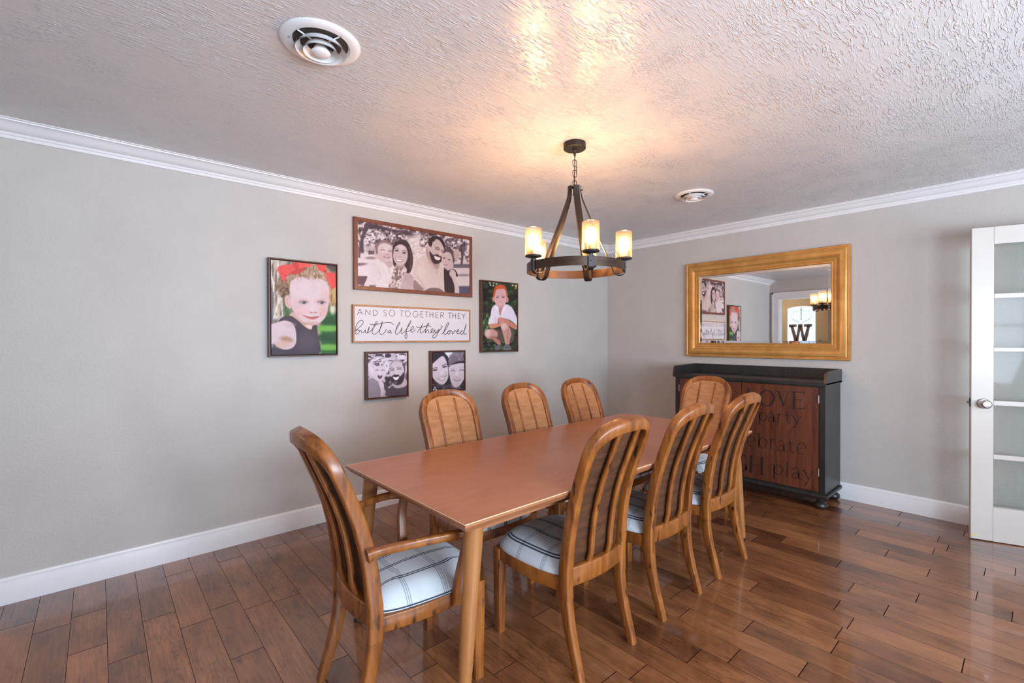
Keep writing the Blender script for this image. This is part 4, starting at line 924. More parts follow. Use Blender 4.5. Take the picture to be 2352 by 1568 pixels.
# ================================================================ PICTURES
def lin(c): return np.where(c <= .04045, c/12.92, ((c+.055)/1.055)**2.4)
class Paint:
    """a printed picture evaluated on a grid of points of the canvas, in image crop pixels"""
    def __init__(s, x0, x1, z0, z1, y, nx, nz, ox, oy, sc):  # last three arguments: image crop origin in pixels and crop enlargement
        s.nx, s.nz = nx, nz
        X, Z = np.meshgrid(np.linspace(x0, x1, nx), np.linspace(z0, z1, nz)); s.W = np.stack([X, np.full_like(X, y), Z], -1)
        G = PX_PANORAMA if abs(y+.0235) < 1e-6 else PX_CANVAS; q = np.stack([X, Z, np.ones_like(X)], -1)@G.T; s.X = (q[..., 0]/q[..., 2]-ox)*sc; s.Y = (q[..., 1]/q[..., 2]-oy)*sc
        s.C = np.zeros(X.shape+(3,)); s.rng = np.random.default_rng(5)
    def fill(s, c): s.C[:] = np.array(c)/255.
    def put(s, m, c, a=1.0):
        m = (np.clip(m, 0, 1)*a)[..., None]; c = np.array(c)/255. if not isinstance(c, np.ndarray) else c; s.C = s.C*(1-m)+c*m
    def ell(s, cx, cy, rx, ry, c, rot=0, soft=.12, a=1.0):
        t = math.radians(rot); dx, dy = s.X-cx, s.Y-cy; u = (dx*math.cos(t)+dy*math.sin(t))/rx; v = (-dx*math.sin(t)+dy*math.cos(t))/ry
        s.put((1-np.sqrt(u*u+v*v))/soft+.5, c, a)
    def dist(s, P):
        D = np.full(s.X.shape, 1e9); ins = np.zeros(s.X.shape, bool); n = len(P)
        for i in range(n):
            (x0, y0), (x1, y1) = P[i], P[(i+1) % n]; ex, ey = x1-x0, y1-y0; L2 = ex*ex+ey*ey+1e-9
            t = np.clip(((s.X-x0)*ex+(s.Y-y0)*ey)/L2, 0, 1); D = np.minimum(D, np.hypot(s.X-x0-t*ex, s.Y-y0-t*ey))
            cr = (y0 > s.Y) != (y1 > s.Y); ins ^= cr & (s.X < ex*(s.Y-y0)/(ey if abs(ey) > 1e-9 else 1e-9)+x0)
        return np.where(ins, D, -D)
    def pol(s, P, c, soft=6, a=1.0, smooth=True):
        if smooth: P = [(p.x, p.y) for p in cat([(q[0], q[1], 0) for q in P], 4, True)]
        s.put(s.dist(P)/soft+.5, c, a)
    def line(s, P, w, c, a=1.0, smooth=True, soft=4):
        if smooth and len(P) > 2: P = c2(P, 5)
        D = np.full(s.X.shape, 1e9)
        for (x0, y0), (x1, y1) in zip(P[:-1], P[1:]):
            ex, ey = x1-x0, y1-y0; t = np.clip(((s.X-x0)*ex+(s.Y-y0)*ey)/(ex*ex+ey*ey+1e-9), 0, 1); D = np.minimum(D, np.hypot(s.X-x0-t*ex, s.Y-y0-t*ey))
        s.put((w/2-D)/soft+.5, c, a)
    def noise(s, sx, sy, seed=0):
        r = np.random.default_rng(seed); G = r.random((96, 96)); out = 0; amp = 1; tot = 0
        for o in range(3):
            u = (s.X/sx*2**o+seed*3.1) % 95; v = (s.Y/sy*2**o+seed*1.7) % 95; i = u.astype(int); j = v.astype(int); fu = u-i; fv = v-j; fu = fu*fu*(3-2*fu); fv = fv*fv*(3-2*fv)
            out = out+amp*((G[j, i]*(1-fu)+G[j, i+1]*fu)*(1-fv)+(G[j+1, i]*(1-fu)+G[j+1, i+1]*fu)*fv); tot += amp; amp *= .5
        return out/tot
    def mottle(s, m, c, sx, sy, lo, hi, seed=0, a=1.0): s.put(np.clip(m, 0, 1)*np.clip((s.noise(sx, sy, seed)-lo)/(hi-lo), 0, 1), c, a)
    def box_mask(s, x0, y0, x1, y1, soft=10): return np.clip(np.minimum(np.minimum(s.X-x0, x1-s.X), np.minimum(s.Y-y0, y1-s.Y))/soft+.5, 0, 1)
    def mesh(s, name, parent, origin):
        for _ in range(2):
            K = s.C; P_ = np.pad(K, ((1, 1), (1, 1), (0, 0)), 'edge'); s.C = .52*K+.12*(P_[:-2, 1:-1]+P_[2:, 1:-1]+P_[1:-1, :-2]+P_[1:-1, 2:])
        s.C = s.C*(1+.05*(s.noise(28, 28, 77)-.5)+.06*(s.noise(120, 120, 78)-.5))[..., None]
        me = bpy.data.meshes.new(name); nx, nz = s.nx, s.nz
        V = (s.W-np.array(origin)).reshape(-1, 3); idx = np.arange(nx*nz).reshape(nz, nx)
        F_ = np.stack([idx[:-1, :-1], idx[:-1, 1:], idx[1:, 1:], idx[1:, :-1]], -1).reshape(-1, 4)
        me.vertices.add(len(V)); me.vertices.foreach_set('co', V.ravel()); me.loops.add(F_.size); me.loops.foreach_set('vertex_index', F_.ravel())
        me.polygons.add(len(F_)); me.polygons.foreach_set('loop_start', np.arange(0, F_.size, 4)); me.update(calc_edges=True)
        at = me.color_attributes.new('print', 'FLOAT_COLOR', 'POINT'); col = np.ones((len(V), 4)); col[:, :3] = (lin(np.clip(s.C, 0, 1))*GAIN).reshape(-1, 3); at.data.foreach_set('color', col.ravel())
        me.materials.append(M['print']); o = bpy.data.objects.new(name, me); C.objects.link(o); o.parent = parent; return o
GAIN = np.array((0.82, 0.89, 0.95))
m_, nt_, b_ = new_mat('printed_canvas'); at_ = nd(nt_, 'ShaderNodeAttribute', attribute_name='print'); nt_.links.new(at_.outputs['Color'], b_.inputs['Base Color']); b_.inputs['Roughness'].default_value = .55; b_.inputs['Specular IOR Level'].default_value = .25; M['print'] = m_

def frame_flat(name, label, cat_, x0, x1, z0, z1, d, fwid, mat, group=None):
    r = empty(name, ((x0+x1)/2, 0, (z0+z1)/2)); tag(r, label, cat_, group); hx, hz = (x1-x0)/2, (z1-z0)/2
    bm = bmesh.new(); rings = []
    for ins, dd in ((0, .003), (0, d-.002), (.002, d), (fwid-.002, d), (fwid, d-.002), (fwid, .003)): rings.append([bm.verts.new((sx*(hx-ins), -dd, sz*(hz-ins))) for sx, sz in ((-1, -1), (1, -1), (1, 1), (-1, 1))])
    for a, b in zip(rings, rings[1:]+rings[:1]):
        for i in range(4): bm.faces.new((a[i], a[(i+1) % 4], b[(i+1) % 4], b[i]))
    mesh_obj('frame', bm, mat, r, False)
    return r
def backing(r, hx, hz, y, mat):
    o = mesh_obj('backing', B(-hx, hx, -y, -.004, -hz, hz), mat, r, False); return o

# girl portrait ------------------------------------------------------------
r = frame_flat('framed_photograph', 'large colour portrait of a child with red hair bows, leftmost picture', 'picture', -3.781, -3.312, 1.218, 1.893, .045, .009, M['walnut'], 'framed family photographs')
backing(r, .225, .328, .030, M['shadowgap'])
p = Paint(-3.765, -3.328, 1.234, 1.877, -.0405, 190, 280, 600, 570, 6.03)
p.fill((196, 178, 158)); allm = np.ones(p.X.shape)
p.mottle(allm, (120, 96, 78), 26, 120, .45, .7, 1); p.mottle(p.box_mask(120, 120, 300, 1030), (232, 220, 205), 30, 110, .5, .7, 2)
p.put(p.box_mask(880, 130, 1100, 340, 60), (92, 80, 74)); p.put(p.box_mask(820, 760, 1100, 1500, 60), (52, 100, 52)); p.put(p.box_mask(320, 740, 460, 960, 30), (70, 105, 60))
for yy in (1110, 1370): p.ell(930, yy, 230, 42, (118, 178, 78), soft=.8)
for yy in (1000, 1240): p.ell(930, yy, 220, 50, (44, 82, 48), soft=.8)
p.put(p.box_mask(100, 600, 165, 1100, 20), (122, 112, 120)); p.put(p.box_mask(100, 1300, 165, 1500, 20), (128, 132, 150))
p.ell(985, 640, 95, 150, (210, 170, 118), soft=.5); p.ell(990, 840, 40, 70, (222, 205, 180), soft=.8)
p.mottle(p.box_mask(900, 480, 1050, 800, 30), (150, 104, 62), 12, 60, .5, .7, 4)
p.ell(320, 560, 90, 110, (150, 116, 88), soft=.5); p.mottle(p.box_mask(240, 430, 430, 680, 30), (92, 66, 48), 20, 18, .5, .65, 3)
p.ell(690, 450, 320, 250, (186, 146, 116), soft=.15)
p.mottle((1-np.hypot((p.X-690)/320, (p.Y-430)/210))/.2, (128, 92, 72), 16, 60, .48, .68, 5); p.mottle((1-np.hypot((p.X-690)/320, (p.Y-430)/200))/.2, (222, 194, 170), 18, 60, .55, .75, 6)
p.pol([(345, 650), (325, 700), (330, 770), (360, 815), (405, 835), (420, 760), (390, 680)], (222, 178, 168))
p.line([(355, 700), (360, 760), (385, 800)], 10, (196, 130, 116), .6, soft=10)
p.pol([(405, 900), (470, 900), (700, 1040), (720, 1120), (640, 1110), (520, 1040), (400, 950)], (212, 166, 146))
FACE = [(395, 600), (410, 470), (480, 410), (580, 400), (680, 440), (800, 420), (890, 460), (940, 560), (940, 700), (925, 830), (895, 940), (830, 1020), (745, 1070), (660, 1055), (560, 1000), (480, 920), (420, 810)]
p.pol(FACE, (226, 196, 194), soft=14)
for k in range(34):
    x0 = 410+k*16; y0 = 330+((k*37) % 60)-.0006*(k-17)**2*100; p.line([(690+(x0-690)*.55, y0-60), (x0, y0+40), (x0+(x0-690)*.04, y0+62+(k*53) % 30)], 7, ((150, 110, 86), (206, 170, 140), (226, 198, 176))[k % 3], .55, soft=8)
p.ell(680, 560, 230, 130, (228, 200, 198), soft=.7, a=.9); p.ell(480, 820, 90, 140, (218, 178, 172), soft=.9, a=.6, rot=-20)
p.ell(560, 880, 90, 70, (238, 186, 184), soft=.9, a=.7); p.ell(860, 870, 60, 70, (226, 164, 154), soft=.9, a=.6); p.ell(880, 700, 60, 150, (222, 182, 172), soft=.9, a=.5)
p.ell(700, 1050, 130, 34, (204, 150, 134), soft=.8, a=.6)
for ex, sg in ((588, -1), (835, 1)):
    p.ell(ex, 742, 76, 34, (214, 168, 160), soft=.8, a=.6); p.ell(ex, 755, 50, 16, (178, 162, 166), soft=.4); p.ell(ex+4, 753, 24, 17, (74, 76, 92), soft=.4); p.ell(ex+4, 753, 11, 11, (30, 28, 34), soft=.4); p.ell(ex-4, 746, 5, 5, (240, 240, 245), soft=.5)
    p.line([(ex-64, 748), (ex-30, 732), (ex+20, 730), (ex+60, 752)], 9, (92, 66, 62), .85); p.line([(ex-50, 778), (ex, 786), (ex+50, 772)], 8, (200, 150, 146), .5, soft=10); p.line([(ex-60, 706), (ex, 694), (ex+52, 706)], 12, (196, 158, 144), .5, soft=14)
p.ell(722, 840, 46, 60, (238, 204, 200), soft=.8, a=.6); p.line([(668, 882), (700, 896), (730, 890), (772, 890)], 12, (196, 138, 132), .7, soft=12); p.ell(694, 888, 14, 8, (150, 84, 80), soft=.6, a=.7); p.ell(752, 888, 12, 7, (150, 84, 80), soft=.6, a=.7)
p.pol([(590, 932), (640, 945), (700, 952), (790, 946), (800, 952), (760, 976), (700, 985), (640, 968)], (206, 112, 108), soft=8); p.line([(585, 930), (640, 948), (700, 956), (800, 946)], 8, (140, 60, 58), .85); p.line([(560, 900), (578, 935), (584, 960)], 10, (206, 156, 148), .6, soft=12); p.line([(822, 900), (822, 945)], 12, (190, 128, 118), .6, soft=14)
p.pol([(240, 1010), (300, 950), (380, 934), (440, 950), (520, 1010), (590, 1075), (660, 1122), (700, 1118), (712, 1076), (770, 1068), (776, 1200), (784, 1480), (160, 1490), (170, 1340), (220, 1150)], (78, 66, 74), soft=8)
p.ell(640, 1280, 130, 130, (98, 84, 92), soft=.9, a=.7); p.pol([(608, 1072), (650, 1062), (702, 1074), (698, 1118), (660, 1112)], (232, 206, 178), soft=6)
p.pol([(100, 1080), (160, 1050), (240, 1020), (330, 1000), (420, 1030), (472, 1110), (486, 1220), (478, 1320), (420, 1385), (320, 1402), (230, 1370), (170, 1320), (90, 1335)], (222, 196, 196), soft=10)
p.ell(350, 1260, 90, 40, (176, 126, 96), soft=.9, a=.8, rot=10); p.ell(300, 1330, 120, 50, (214, 170, 148), soft=.9, a=.7); p.ell(390, 1060, 80, 34, (206, 170, 172), soft=.9, a=.6)
RED = (236, 88, 80)
p.pol([(228, 300), (262, 240), (420, 222), (470, 196), (480, 250), (430, 320), (360, 390), (320, 474), (288, 430)], RED, soft=8); p.pol([(460, 190), (560, 160), (640, 160), (700, 180), (680, 252), (560, 262), (480, 290)], (240, 96, 84), soft=8)
p.pol([(420, 330), (500, 280), (600, 270), (560, 330), (440, 370)], (206, 74, 68), soft=10); p.ell(480, 240, 40, 50, (214, 70, 66), soft=.5)
p.pol([(732, 180), (900, 190), (908, 250), (880, 330), (800, 306), (760, 240)], RED, soft=8, smooth=False); p.pol([(880, 330), (1060, 350), (1060, 520), (975, 572), (930, 470)], (234, 84, 78), soft=8, smooth=False); p.line([(930, 380), (970, 520)], 14, (242, 120, 90), .6); p.line([(270, 330), (350, 382), (430, 330)], 8, (170, 44, 50), .6); p.ell(885, 320, 24, 22, (206, 66, 62), soft=.5)
p.mesh('printed_canvas', r, (r.location.x, 0, r.location.z))

# boy portrait -------------------------------------------------------------
r = frame_flat('framed_photograph', 'tall colour portrait of a crouching red-haired child in white shirt, rightmost picture', 'picture', -1.970, -1.508, 1.209, 1.889, .045, .010, M['walnut'], 'framed family photographs')
backing(r, .221, .330, .030, M['shadowgap'])
p = Paint(-1.954, -1.524, 1.225, 1.873, -.0405, 150, 230, 1080, 630, 8.254); allm = np.ones(p.X.shape)
p.fill((44, 50, 36)); p.mottle(allm, (66, 92, 54), 70, 60, .5, .75, 8); p.mottle(allm, (28, 24, 22), 90, 70, .5, .7, 9); p.mottle(p.box_mask(220, 740, 420, 1120, 60), (96, 140, 70), 26, 50, .4, .65, 10); p.mottle(p.box_mask(220, 1180, 920, 1450, 60), (86, 100, 70), 30, 22, .5, .7, 12)
for x, y in ((372, 158), (448, 160), (498, 178), (436, 212), (382, 200), (806, 205)): p.ell(x, y, 16, 16, (206, 204, 170), soft=.8)
p.ell(876, 214, 26, 22, (240, 206, 110), soft=.8); p.ell(868, 258, 18, 12, (220, 180, 90), soft=.8); p.put(p.box_mask(220, 560, 400, 740, 50), (50, 38, 30), .7)
p.pol([(480, 570), (420, 620), (395, 700), (385, 780), (345, 900), (345, 945), (440, 940), (520, 920), (560, 830), (640, 830), (760, 870), (840, 930), (890, 965), (905, 890), (860, 760), (800, 640), (720, 575), (660, 565), (560, 560)], (222, 208, 216), soft=8)
p.line([(480, 800), (470, 850), (490, 920)], 10, (160, 150, 160), .5, soft=8); p.line([(740, 820), (750, 870)], 10, (170, 158, 166), .5, soft=8)
p.pol([(530, 580), (600, 640), (660, 580), (600, 700), (570, 785), (540, 700)], (190, 134, 122), soft=6); p.put(p.box_mask(545, 600, 625, 690, 20), (186, 128, 116))
p.pol([(500, 570), (540, 640), (530, 700), (480, 640)], (232, 220, 228), soft=6); p.pol([(660, 570), (610, 650), (600, 740), (680, 640)], (232, 220, 228), soft=6)
p.ell(574, 430, 122, 200, (214, 166, 164), soft=.08); p.ell(444, 470, 24, 52, (206, 140, 124), soft=.3); p.ell(702, 480, 24, 55, (206, 140, 124), soft=.3)
p.pol([(436, 420), (438, 330), (470, 240), (540, 195), (600, 195), (660, 230), (700, 310), (716, 420), (690, 430), (672, 300), (620, 268), (540, 275), (490, 300), (462, 410)], (190, 76, 38), soft=10); p.ell(570, 240, 90, 34, (206, 92, 48), soft=.8)
for ex in (516, 626): p.ell(ex, 432, 26, 12, (90, 70, 80), soft=.5); p.line([(ex-30, 408), (ex, 400), (ex+28, 410)], 8, (180, 110, 90), .6)
p.ell(570, 490, 26, 22, (224, 170, 160), soft=.8); p.line([(548, 508), (570, 516), (594, 508)], 7, (170, 104, 96), .7)
p.pol([(516, 548), (570, 556), (624, 548), (600, 580), (570, 590), (540, 580)], (196, 120, 112), soft=6); p.pol([(526, 552), (570, 560), (614, 552), (590, 574), (548, 574)], (238, 226, 220), soft=5); p.ell(574, 600, 60, 30, (206, 150, 146), soft=.9, a=.5)
p.pol([(360, 950), (460, 930), (560, 920), (620, 900), (600, 960), (520, 1000), (440, 1025), (370, 1010)], (206, 134, 106), soft=8)
p.pol([(560, 900), (600, 830), (700, 850), (820, 930), (890, 970), (890, 1040), (820, 1030), (740, 980), (640, 930)], (198, 126, 104), soft=8); p.ell(575, 868, 62, 56, (204, 138, 122), soft=.2); p.line([(540, 850), (560, 900)], 6, (160, 92, 80), .6); p.line([(570, 836), (590, 880)], 6, (160, 92, 80), .5)
p.pol([(500, 1040), (600, 1080), (620, 1260), (520, 1290), (480, 1200)], (92, 76, 62), soft=8); p.pol([(740, 1010), (820, 1060), (830, 1200), (780, 1300), (740, 1200)], (98, 82, 70), soft=8)
p.ell(400, 1130, 125, 95, (200, 146, 132), soft=.15); p.ell(330, 1110, 50, 70, (222, 176, 168), soft=.7); p.ell(440, 1210, 70, 40, (150, 92, 70), soft=.8, a=.7); p.pol([(470, 1200), (560, 1260), (580, 1330), (530, 1330), (440, 1240)], (176, 120, 104), soft=8)
p.pol([(575, 960), (640, 925), (710, 950), (760, 1040), (780, 1140), (750, 1240), (745, 1320), (670, 1320), (640, 1200), (610, 1100)], (196, 144, 130), soft=8); p.ell(640, 985, 55, 65, (222, 180, 170), soft=.8); p.line([(720, 1050), (710, 1180), (712, 1300)], 20, (160, 108, 94), .5, soft=16)
p.pol([(630, 1400), (650, 1340), (710, 1320), (750, 1350), (775, 1425), (640, 1440)], (110, 104, 106), soft=6); p.pol([(460, 1410), (500, 1350), (560, 1330), (570, 1400), (520, 1440)], (100, 96, 98), soft=6); p.line([(660, 1380), (740, 1385)], 8, (50, 46, 48), .8)
p.mesh('printed_canvas', r, (r.location.x, 0, r.location.z))

# family panorama ----------------------------------------------------------
r = frame_flat('framed_photograph', 'wide black-and-white family portrait of four people, topmost picture above the lettered sign', 'picture', -3.183, -2.066, 1.718, 2.272, .030, .030, M['redwood'], 'framed family photographs')
backing(r, .535, .253, .016, M['shadowgap'])
p = Paint(-3.153, -2.096, 1.747, 2.243, -.0235, 430, 220, 790, 480, 7.126); allm = np.ones(p.X.shape)
LT = (222, 202, 200)
p.fill(LT); top = np.clip((700+ (p.X-165)*.12-p.Y)/160, 0, 1)
p.mottle(top, (104, 84, 88), 60, 50, .42, .62, 21, .9); p.mottle(top, (58, 44, 50), 44, 36, .5, .66, 22, .8); p.mottle(top, (236, 220, 218), 40, 34, .58, .7, 23)
p.pol([(380, 240), (560, 260), (800, 330), (1000, 360), (1120, 390), (1190, 500), (1100, 470), (960, 400), (760, 370), (560, 320), (420, 330)], (84, 66, 72), soft=24)
p.pol([(350, 230), (440, 230), (400, 330), (345, 430), (315, 560), (325, 720), (240, 770), (262, 560), (290, 420), (320, 320)], (92, 72, 78), soft=14); p.pol([(165, 500), (215, 420), (205, 300), (165, 260)], (150, 126, 128), soft=20)
for a in ([(740, 520), (790, 420), (780, 340)], [(700, 500), (640, 400), (600, 340)], [(770, 520), (700, 360)], [(820, 520), (860, 400)]): p.line(a, 16, (150, 126, 128), .8, soft=10)
p.ell(1180, 620, 220, 190, (232, 212, 208), soft=.5, a=.9); p.mottle((1-np.hypot((p.X-1190)/240, (p.Y-640)/210))/.4, (180, 156, 154), 26, 24, .52, .7, 24, .7)
p.put(p.box_mask(160, 720, 620, 1080, 40), (226, 208, 206)); p.ell(440, 800, 90, 22, (160, 134, 134), soft=.8); p.ell(250, 905, 120, 24, (140, 112, 114), soft=.7, rot=-5); p.put(p.box_mask(400, 680, 520, 742, 16), (84, 60, 62), .8); p.put(p.box_mask(330, 600, 500, 640, 12), (196, 176, 176), .8)
p.put(p.box_mask(160, 1095, 400, 1262, 14), (112, 82, 86)); p.ell(220, 1246, 70, 10, (200, 186, 196), soft=.8); p.put(p.box_mask(232, 640, 268, 795, 10), (110, 86, 90))
p.put(p.box_mask(1800, 880, 2080, 1420, 20), (216, 196, 190)); p.put(p.box_mask(1790, 900, 2080, 962, 14), (112, 100, 110)); p.put(p.box_mask(1820, 1260, 2080, 1420, 24), (92, 84, 100)); p.ell(1960, 1080, 120, 20, (150, 136, 140), soft=.8); p.line([(1920, 620), (1935, 780), (1925, 900)], 34, (96, 76, 78)); p.ell(1940, 640, 70, 70, (84, 66, 70), soft=.5, a=.8)
p.mottle(p.box_mask(1250, 380, 1420, 620, 40), (110, 90, 92), 30, 28, .45, .6, 25)
# boy
p.pol([(330, 1270), (380, 1120), (370, 980), (420, 890), (540, 820), (640, 850), (740, 900), (800, 1000), (780, 1310), (500, 1300)], (224, 208, 206), soft=10); p.line([(560, 980), (600, 1100), (560, 1160)], 12, (190, 168, 166), .6, soft=10); p.line([(660, 860), (720, 940), (745, 1040)], 14, (170, 146, 144), .6, soft=10); p.put(p.box_mask(415, 1242, 520, 1275, 6), (130, 104, 106)); p.line([(440, 1170), (540, 1240), (560, 1280)], 10, (196, 172, 170), .6, soft=10)
p.pol([(640, 820), (760, 840), (800, 900), (760, 960), (700, 930)], (196, 172, 170), soft=10)
p.ell(660, 690, 148, 182, (208, 180, 178), rot=-8, soft=.08); p.ell(520, 715, 24, 60, (206, 180, 178), soft=.4)
p.pol([(515, 640), (530, 560), (600, 512), (690, 510), (760, 545), (790, 600), (760, 590), (690, 560), (610, 560), (560, 620), (550, 720), (525, 730)], (128, 98, 98), soft=16, a=.85)
p.ell(680, 640, 100, 70, (226, 206, 204), soft=.9, a=.8)
for ex, ey in ((635, 668), (755, 688)): p.line([(ex-34, ey+4), (ex, ey-6), (ex+32, ey+6)], 12, (96, 72, 74), .85); p.line([(ex-36, ey-28), (ex, ey-38), (ex+30, ey-28)], 8, (170, 142, 140), .6)
p.line([(690, 740), (715, 750), (735, 738)], 9, (150, 118, 116), .7); p.pol([(650, 765), (700, 778), (750, 772), (735, 800), (695, 800), (665, 788)], (120, 84, 84), soft=5); p.pol([(660, 770), (700, 780), (745, 775), (700, 792)], (240, 230, 228), soft=4); p.line([(600, 740), (622, 800), (680, 850)], 12, (190, 160, 158), .5, soft=14)
# woman
p.pol([(795, 640), (840, 545), (930, 495), (1020, 515), (1075, 590), (1110, 690), (1128, 800), (1120, 940), (1080, 1040), (1010, 1060), (960, 1000), (840, 960), (800, 860)], (66, 46, 48), soft=10)
p.line([(1060, 620), (1095, 760), (1085, 980)], 18, (120, 92, 94), .7, soft=14); p.line([(880, 530), (960, 520), (1030, 570)], 12, (104, 78, 78), .7, soft=12)
p.pol([(1000, 1050), (1080, 1060), (1135, 1120), (1145, 1320), (930, 1320), (960, 1150)], (190, 164, 160), soft=10)
p.pol([(860, 900), (980, 900), (1000, 1000), (900, 1030), (830, 980)], (172, 146, 142), soft=10)
p.pol([(812, 700), (830, 630), (900, 580), (970, 590), (1030, 660), (1045, 770), (1015, 870), (950, 925), (880, 915), (825, 850), (805, 780)], (204, 180, 176), soft=10)
p.ell(940, 640, 70, 44, (226, 206, 202), soft=.9, a=.7)
for ex, ey in ((865, 672), (985, 710)): p.ell(ex, ey+8, 28, 13, (70, 52, 54), soft=.5); p.line([(ex-36, ey-22), (ex, ey-34), (ex+34, ey-14)], 8, (90, 64, 64), .85)
p.line([(888, 772), (915, 786), (940, 780)], 9, (160, 130, 126), .7); p.pol([(842, 808), (890, 824), (970, 830), (940, 860), (890, 862), (855, 840)], (130, 92, 90), soft=5); p.pol([(850, 812), (890, 828), (962, 834), (930, 852), (890, 852), (862, 836)], (246, 238, 234), soft=4)
p.pol([(820, 960), (900, 1000), (1000, 950), (1030, 1010), (980, 1080), (930, 1200), (880, 1310), (720, 1300), (760, 1150), (800, 1050)], (216, 196, 190), soft=8); p.mottle((p.dist([(820, 960), (1020, 950), (980, 1080), (880, 1310), (720, 1300), (790, 1060)]))/8, (110, 80, 80), 22, 26, .5, .6, 27, .9)
p.line([(930, 1080), (860, 1180), (800, 1310)], 18, (150, 116, 112), .7); p.line([(880, 1080), (800, 1180), (740, 1300)], 14, (150, 116, 112), .7)
# man
p.pol([(1145, 1120), (1140, 960), (1180, 860), (1270, 780), (1340, 760), (1450, 850), (1560, 900), (1620, 960), (1640, 1150), (1665, 1380), (1420, 1360), (1280, 1300), (1180, 1180)], (212, 190, 182), soft=10); p.ell(1260, 1000, 60, 160, (222, 202, 194), soft=.9, a=.6); p.line([(1380, 860), (1450, 950), (1520, 1010), (1525, 1060)], 10, (160, 132, 126), .7); p.line([(1200, 1100), (1290, 1230), (1340, 1330)], 14, (168, 140, 134), .6, soft=12)
p.pol([(1330, 1330), (1420, 1290), (1560, 1300), (1650, 1370), (1600, 1400), (1340, 1350)], (124, 98, 96), soft=8); p.pol([(1150, 1160), (1230, 1230), (1310, 1320), (1150, 1320)], (150, 124, 120), soft=10)
p.pol([(1340, 640), (1400, 640), (1430, 760), (1500, 900), (1560, 880), (1530, 990), (1440, 900), (1360, 790)], (176, 146, 142), soft=10)
p.ell(1535, 680, 125, 200, (202, 176, 170), rot=14, soft=.08); p.ell(1396, 640, 26, 56, (200, 170, 164), rot=10, soft=.4)
p.pol([(1378, 560), (1400, 480), (1470, 442), (1560, 452), (1630, 520), (1662, 610), (1655, 680), (1620, 600), (1570, 520), (1510, 490), (1460, 520), (1440, 590), (1420, 620)], (58, 42, 46), soft=12)
p.pol([(1402, 690), (1450, 740), (1480, 760), (1540, 740), (1610, 800), (1600, 850), (1560, 885), (1490, 900), (1440, 850), (1410, 770)], (66, 48, 50), soft=12); p.pol([(1478, 768), (1520, 778), (1580, 800), (1560, 835), (1510, 830), (1485, 800)], (238, 226, 220), soft=6); p.line([(1470, 750), (1530, 748), (1600, 790)], 14, (84, 62, 62), .8, soft=10)
for ex, ey in ((1530, 655), (1625, 705)): p.line([(ex-30, ey-4), (ex, ey), (ex+28, ey+12)], 12, (62, 44, 46), .9); p.line([(ex-36, ey-30), (ex+4, ey-30), (ex+34, ey-8)], 10, (70, 50, 52), .85)
p.ell(1575, 730, 24, 40, (214, 188, 182), rot=14, soft=.8)
# girl
p.pol([(1640, 960), (1700, 1005), (1780, 975), (1840, 1020), (1865, 1100), (1820, 1110), (1800, 1200), (1812, 1400), (1665, 1385), (1640, 1200)], (62, 46, 48), soft=8)
p.pol([(1735, 1010), (1780, 985), (1830, 1040), (1835, 1150), (1880, 1260), (1880, 1400), (1815, 1400), (1810, 1260), (1760, 1120), (1728, 1080)], (206, 180, 176), soft=8)
p.pol([(1640, 940), (1700, 1000), (1790, 960), (1740, 900)], (200, 174, 170), soft=8)
p.ell(1700, 825, 100, 132, (206, 182, 178), rot=6, soft=.08)
p.pol([(1625, 720), (1660, 650), (1740, 640), (1800, 700), (1815, 800), (1790, 900), (1775, 800), (1740, 720), (1680, 700)], (96, 74, 76), soft=12); p.ell(1840, 740, 50, 80, (196, 166, 158), soft=.6, a=.9)
for ex, ey in ((1640, 800), (1722, 828)): p.ell(ex, ey, 20, 9, (74, 56, 58), soft=.5)
p.line([(1655, 870), (1672, 880), (1690, 872)], 7, (160, 130, 126), .7); p.line([(1640, 905), (1670, 918), (1700, 910)], 9, (126, 88, 88), .85)
p.mesh('printed_canvas', r, (r.location.x, 0, r.location.z))

# father and child (left small square) -------------------------------------
r = frame_flat('framed_photograph', 'small square black-and-white picture of a bearded man and curly-haired child', 'picture', -3.096, -2.731, .866, 1.241, .045, .010, M['walnut'], 'framed family photographs')
backing(r, .172, .177, .030, M['shadowgap'])
p = Paint(-3.080, -2.747, .882, 1.225, -.0405, 170, 175, 820, 790, 8.711); allm = np.ones(p.X.shape)
p.fill((206, 190, 198)); p.mottle(p.box_mask(190, 170, 1030, 420, 40), (70, 58, 68), 90, 40, .5, .64, 31); p.mottle(p.box_mask(520, 400, 700, 1000, 60), (60, 50, 60), 50, 50, .4, .6, 32); p.put(p.box_mask(370, 200, 510, 250, 10), (64, 52, 64)); p.put(p.box_mask(560, 200, 680, 255, 10), (72, 58, 70)); p.put(p.box_mask(540, 180, 560, 260, 6), (230, 220, 228)); p.put(p.box_mask(800, 215, 960, 310, 20), (222, 206, 212)); p.put(p.box_mask(985, 160, 1010, 340, 6), (232, 222, 226)); p.put(p.box_mask(180, 640, 240, 720, 20), (110, 98, 108)); p.put(p.box_mask(960, 560, 1040, 760, 30), (110, 98, 106))
p.ell(440, 450, 215, 205, (226, 212, 220), soft=.25); p.mottle((1-np.hypot((p.X-450)/190, (p.Y-400)/150))/.3, (120, 104, 114), 26, 24, .5, .64, 33)
p.pol([(195, 720), (280, 670), (360, 700), (470, 780), (540, 860), (580, 960), (570, 1060), (220, 1100), (200, 900)], (190, 176, 184), soft=8)
ph = np.sin((p.X*.6+p.Y)*.25)*.5+.5; mk = np.clip(p.dist([(195, 720), (290, 665), (420, 740), (480, 880), (470, 1060), (215, 1100)])/8, 0, 1); p.put(mk*np.clip(ph*2-.6, 0, 1), (74, 62, 74), .75)
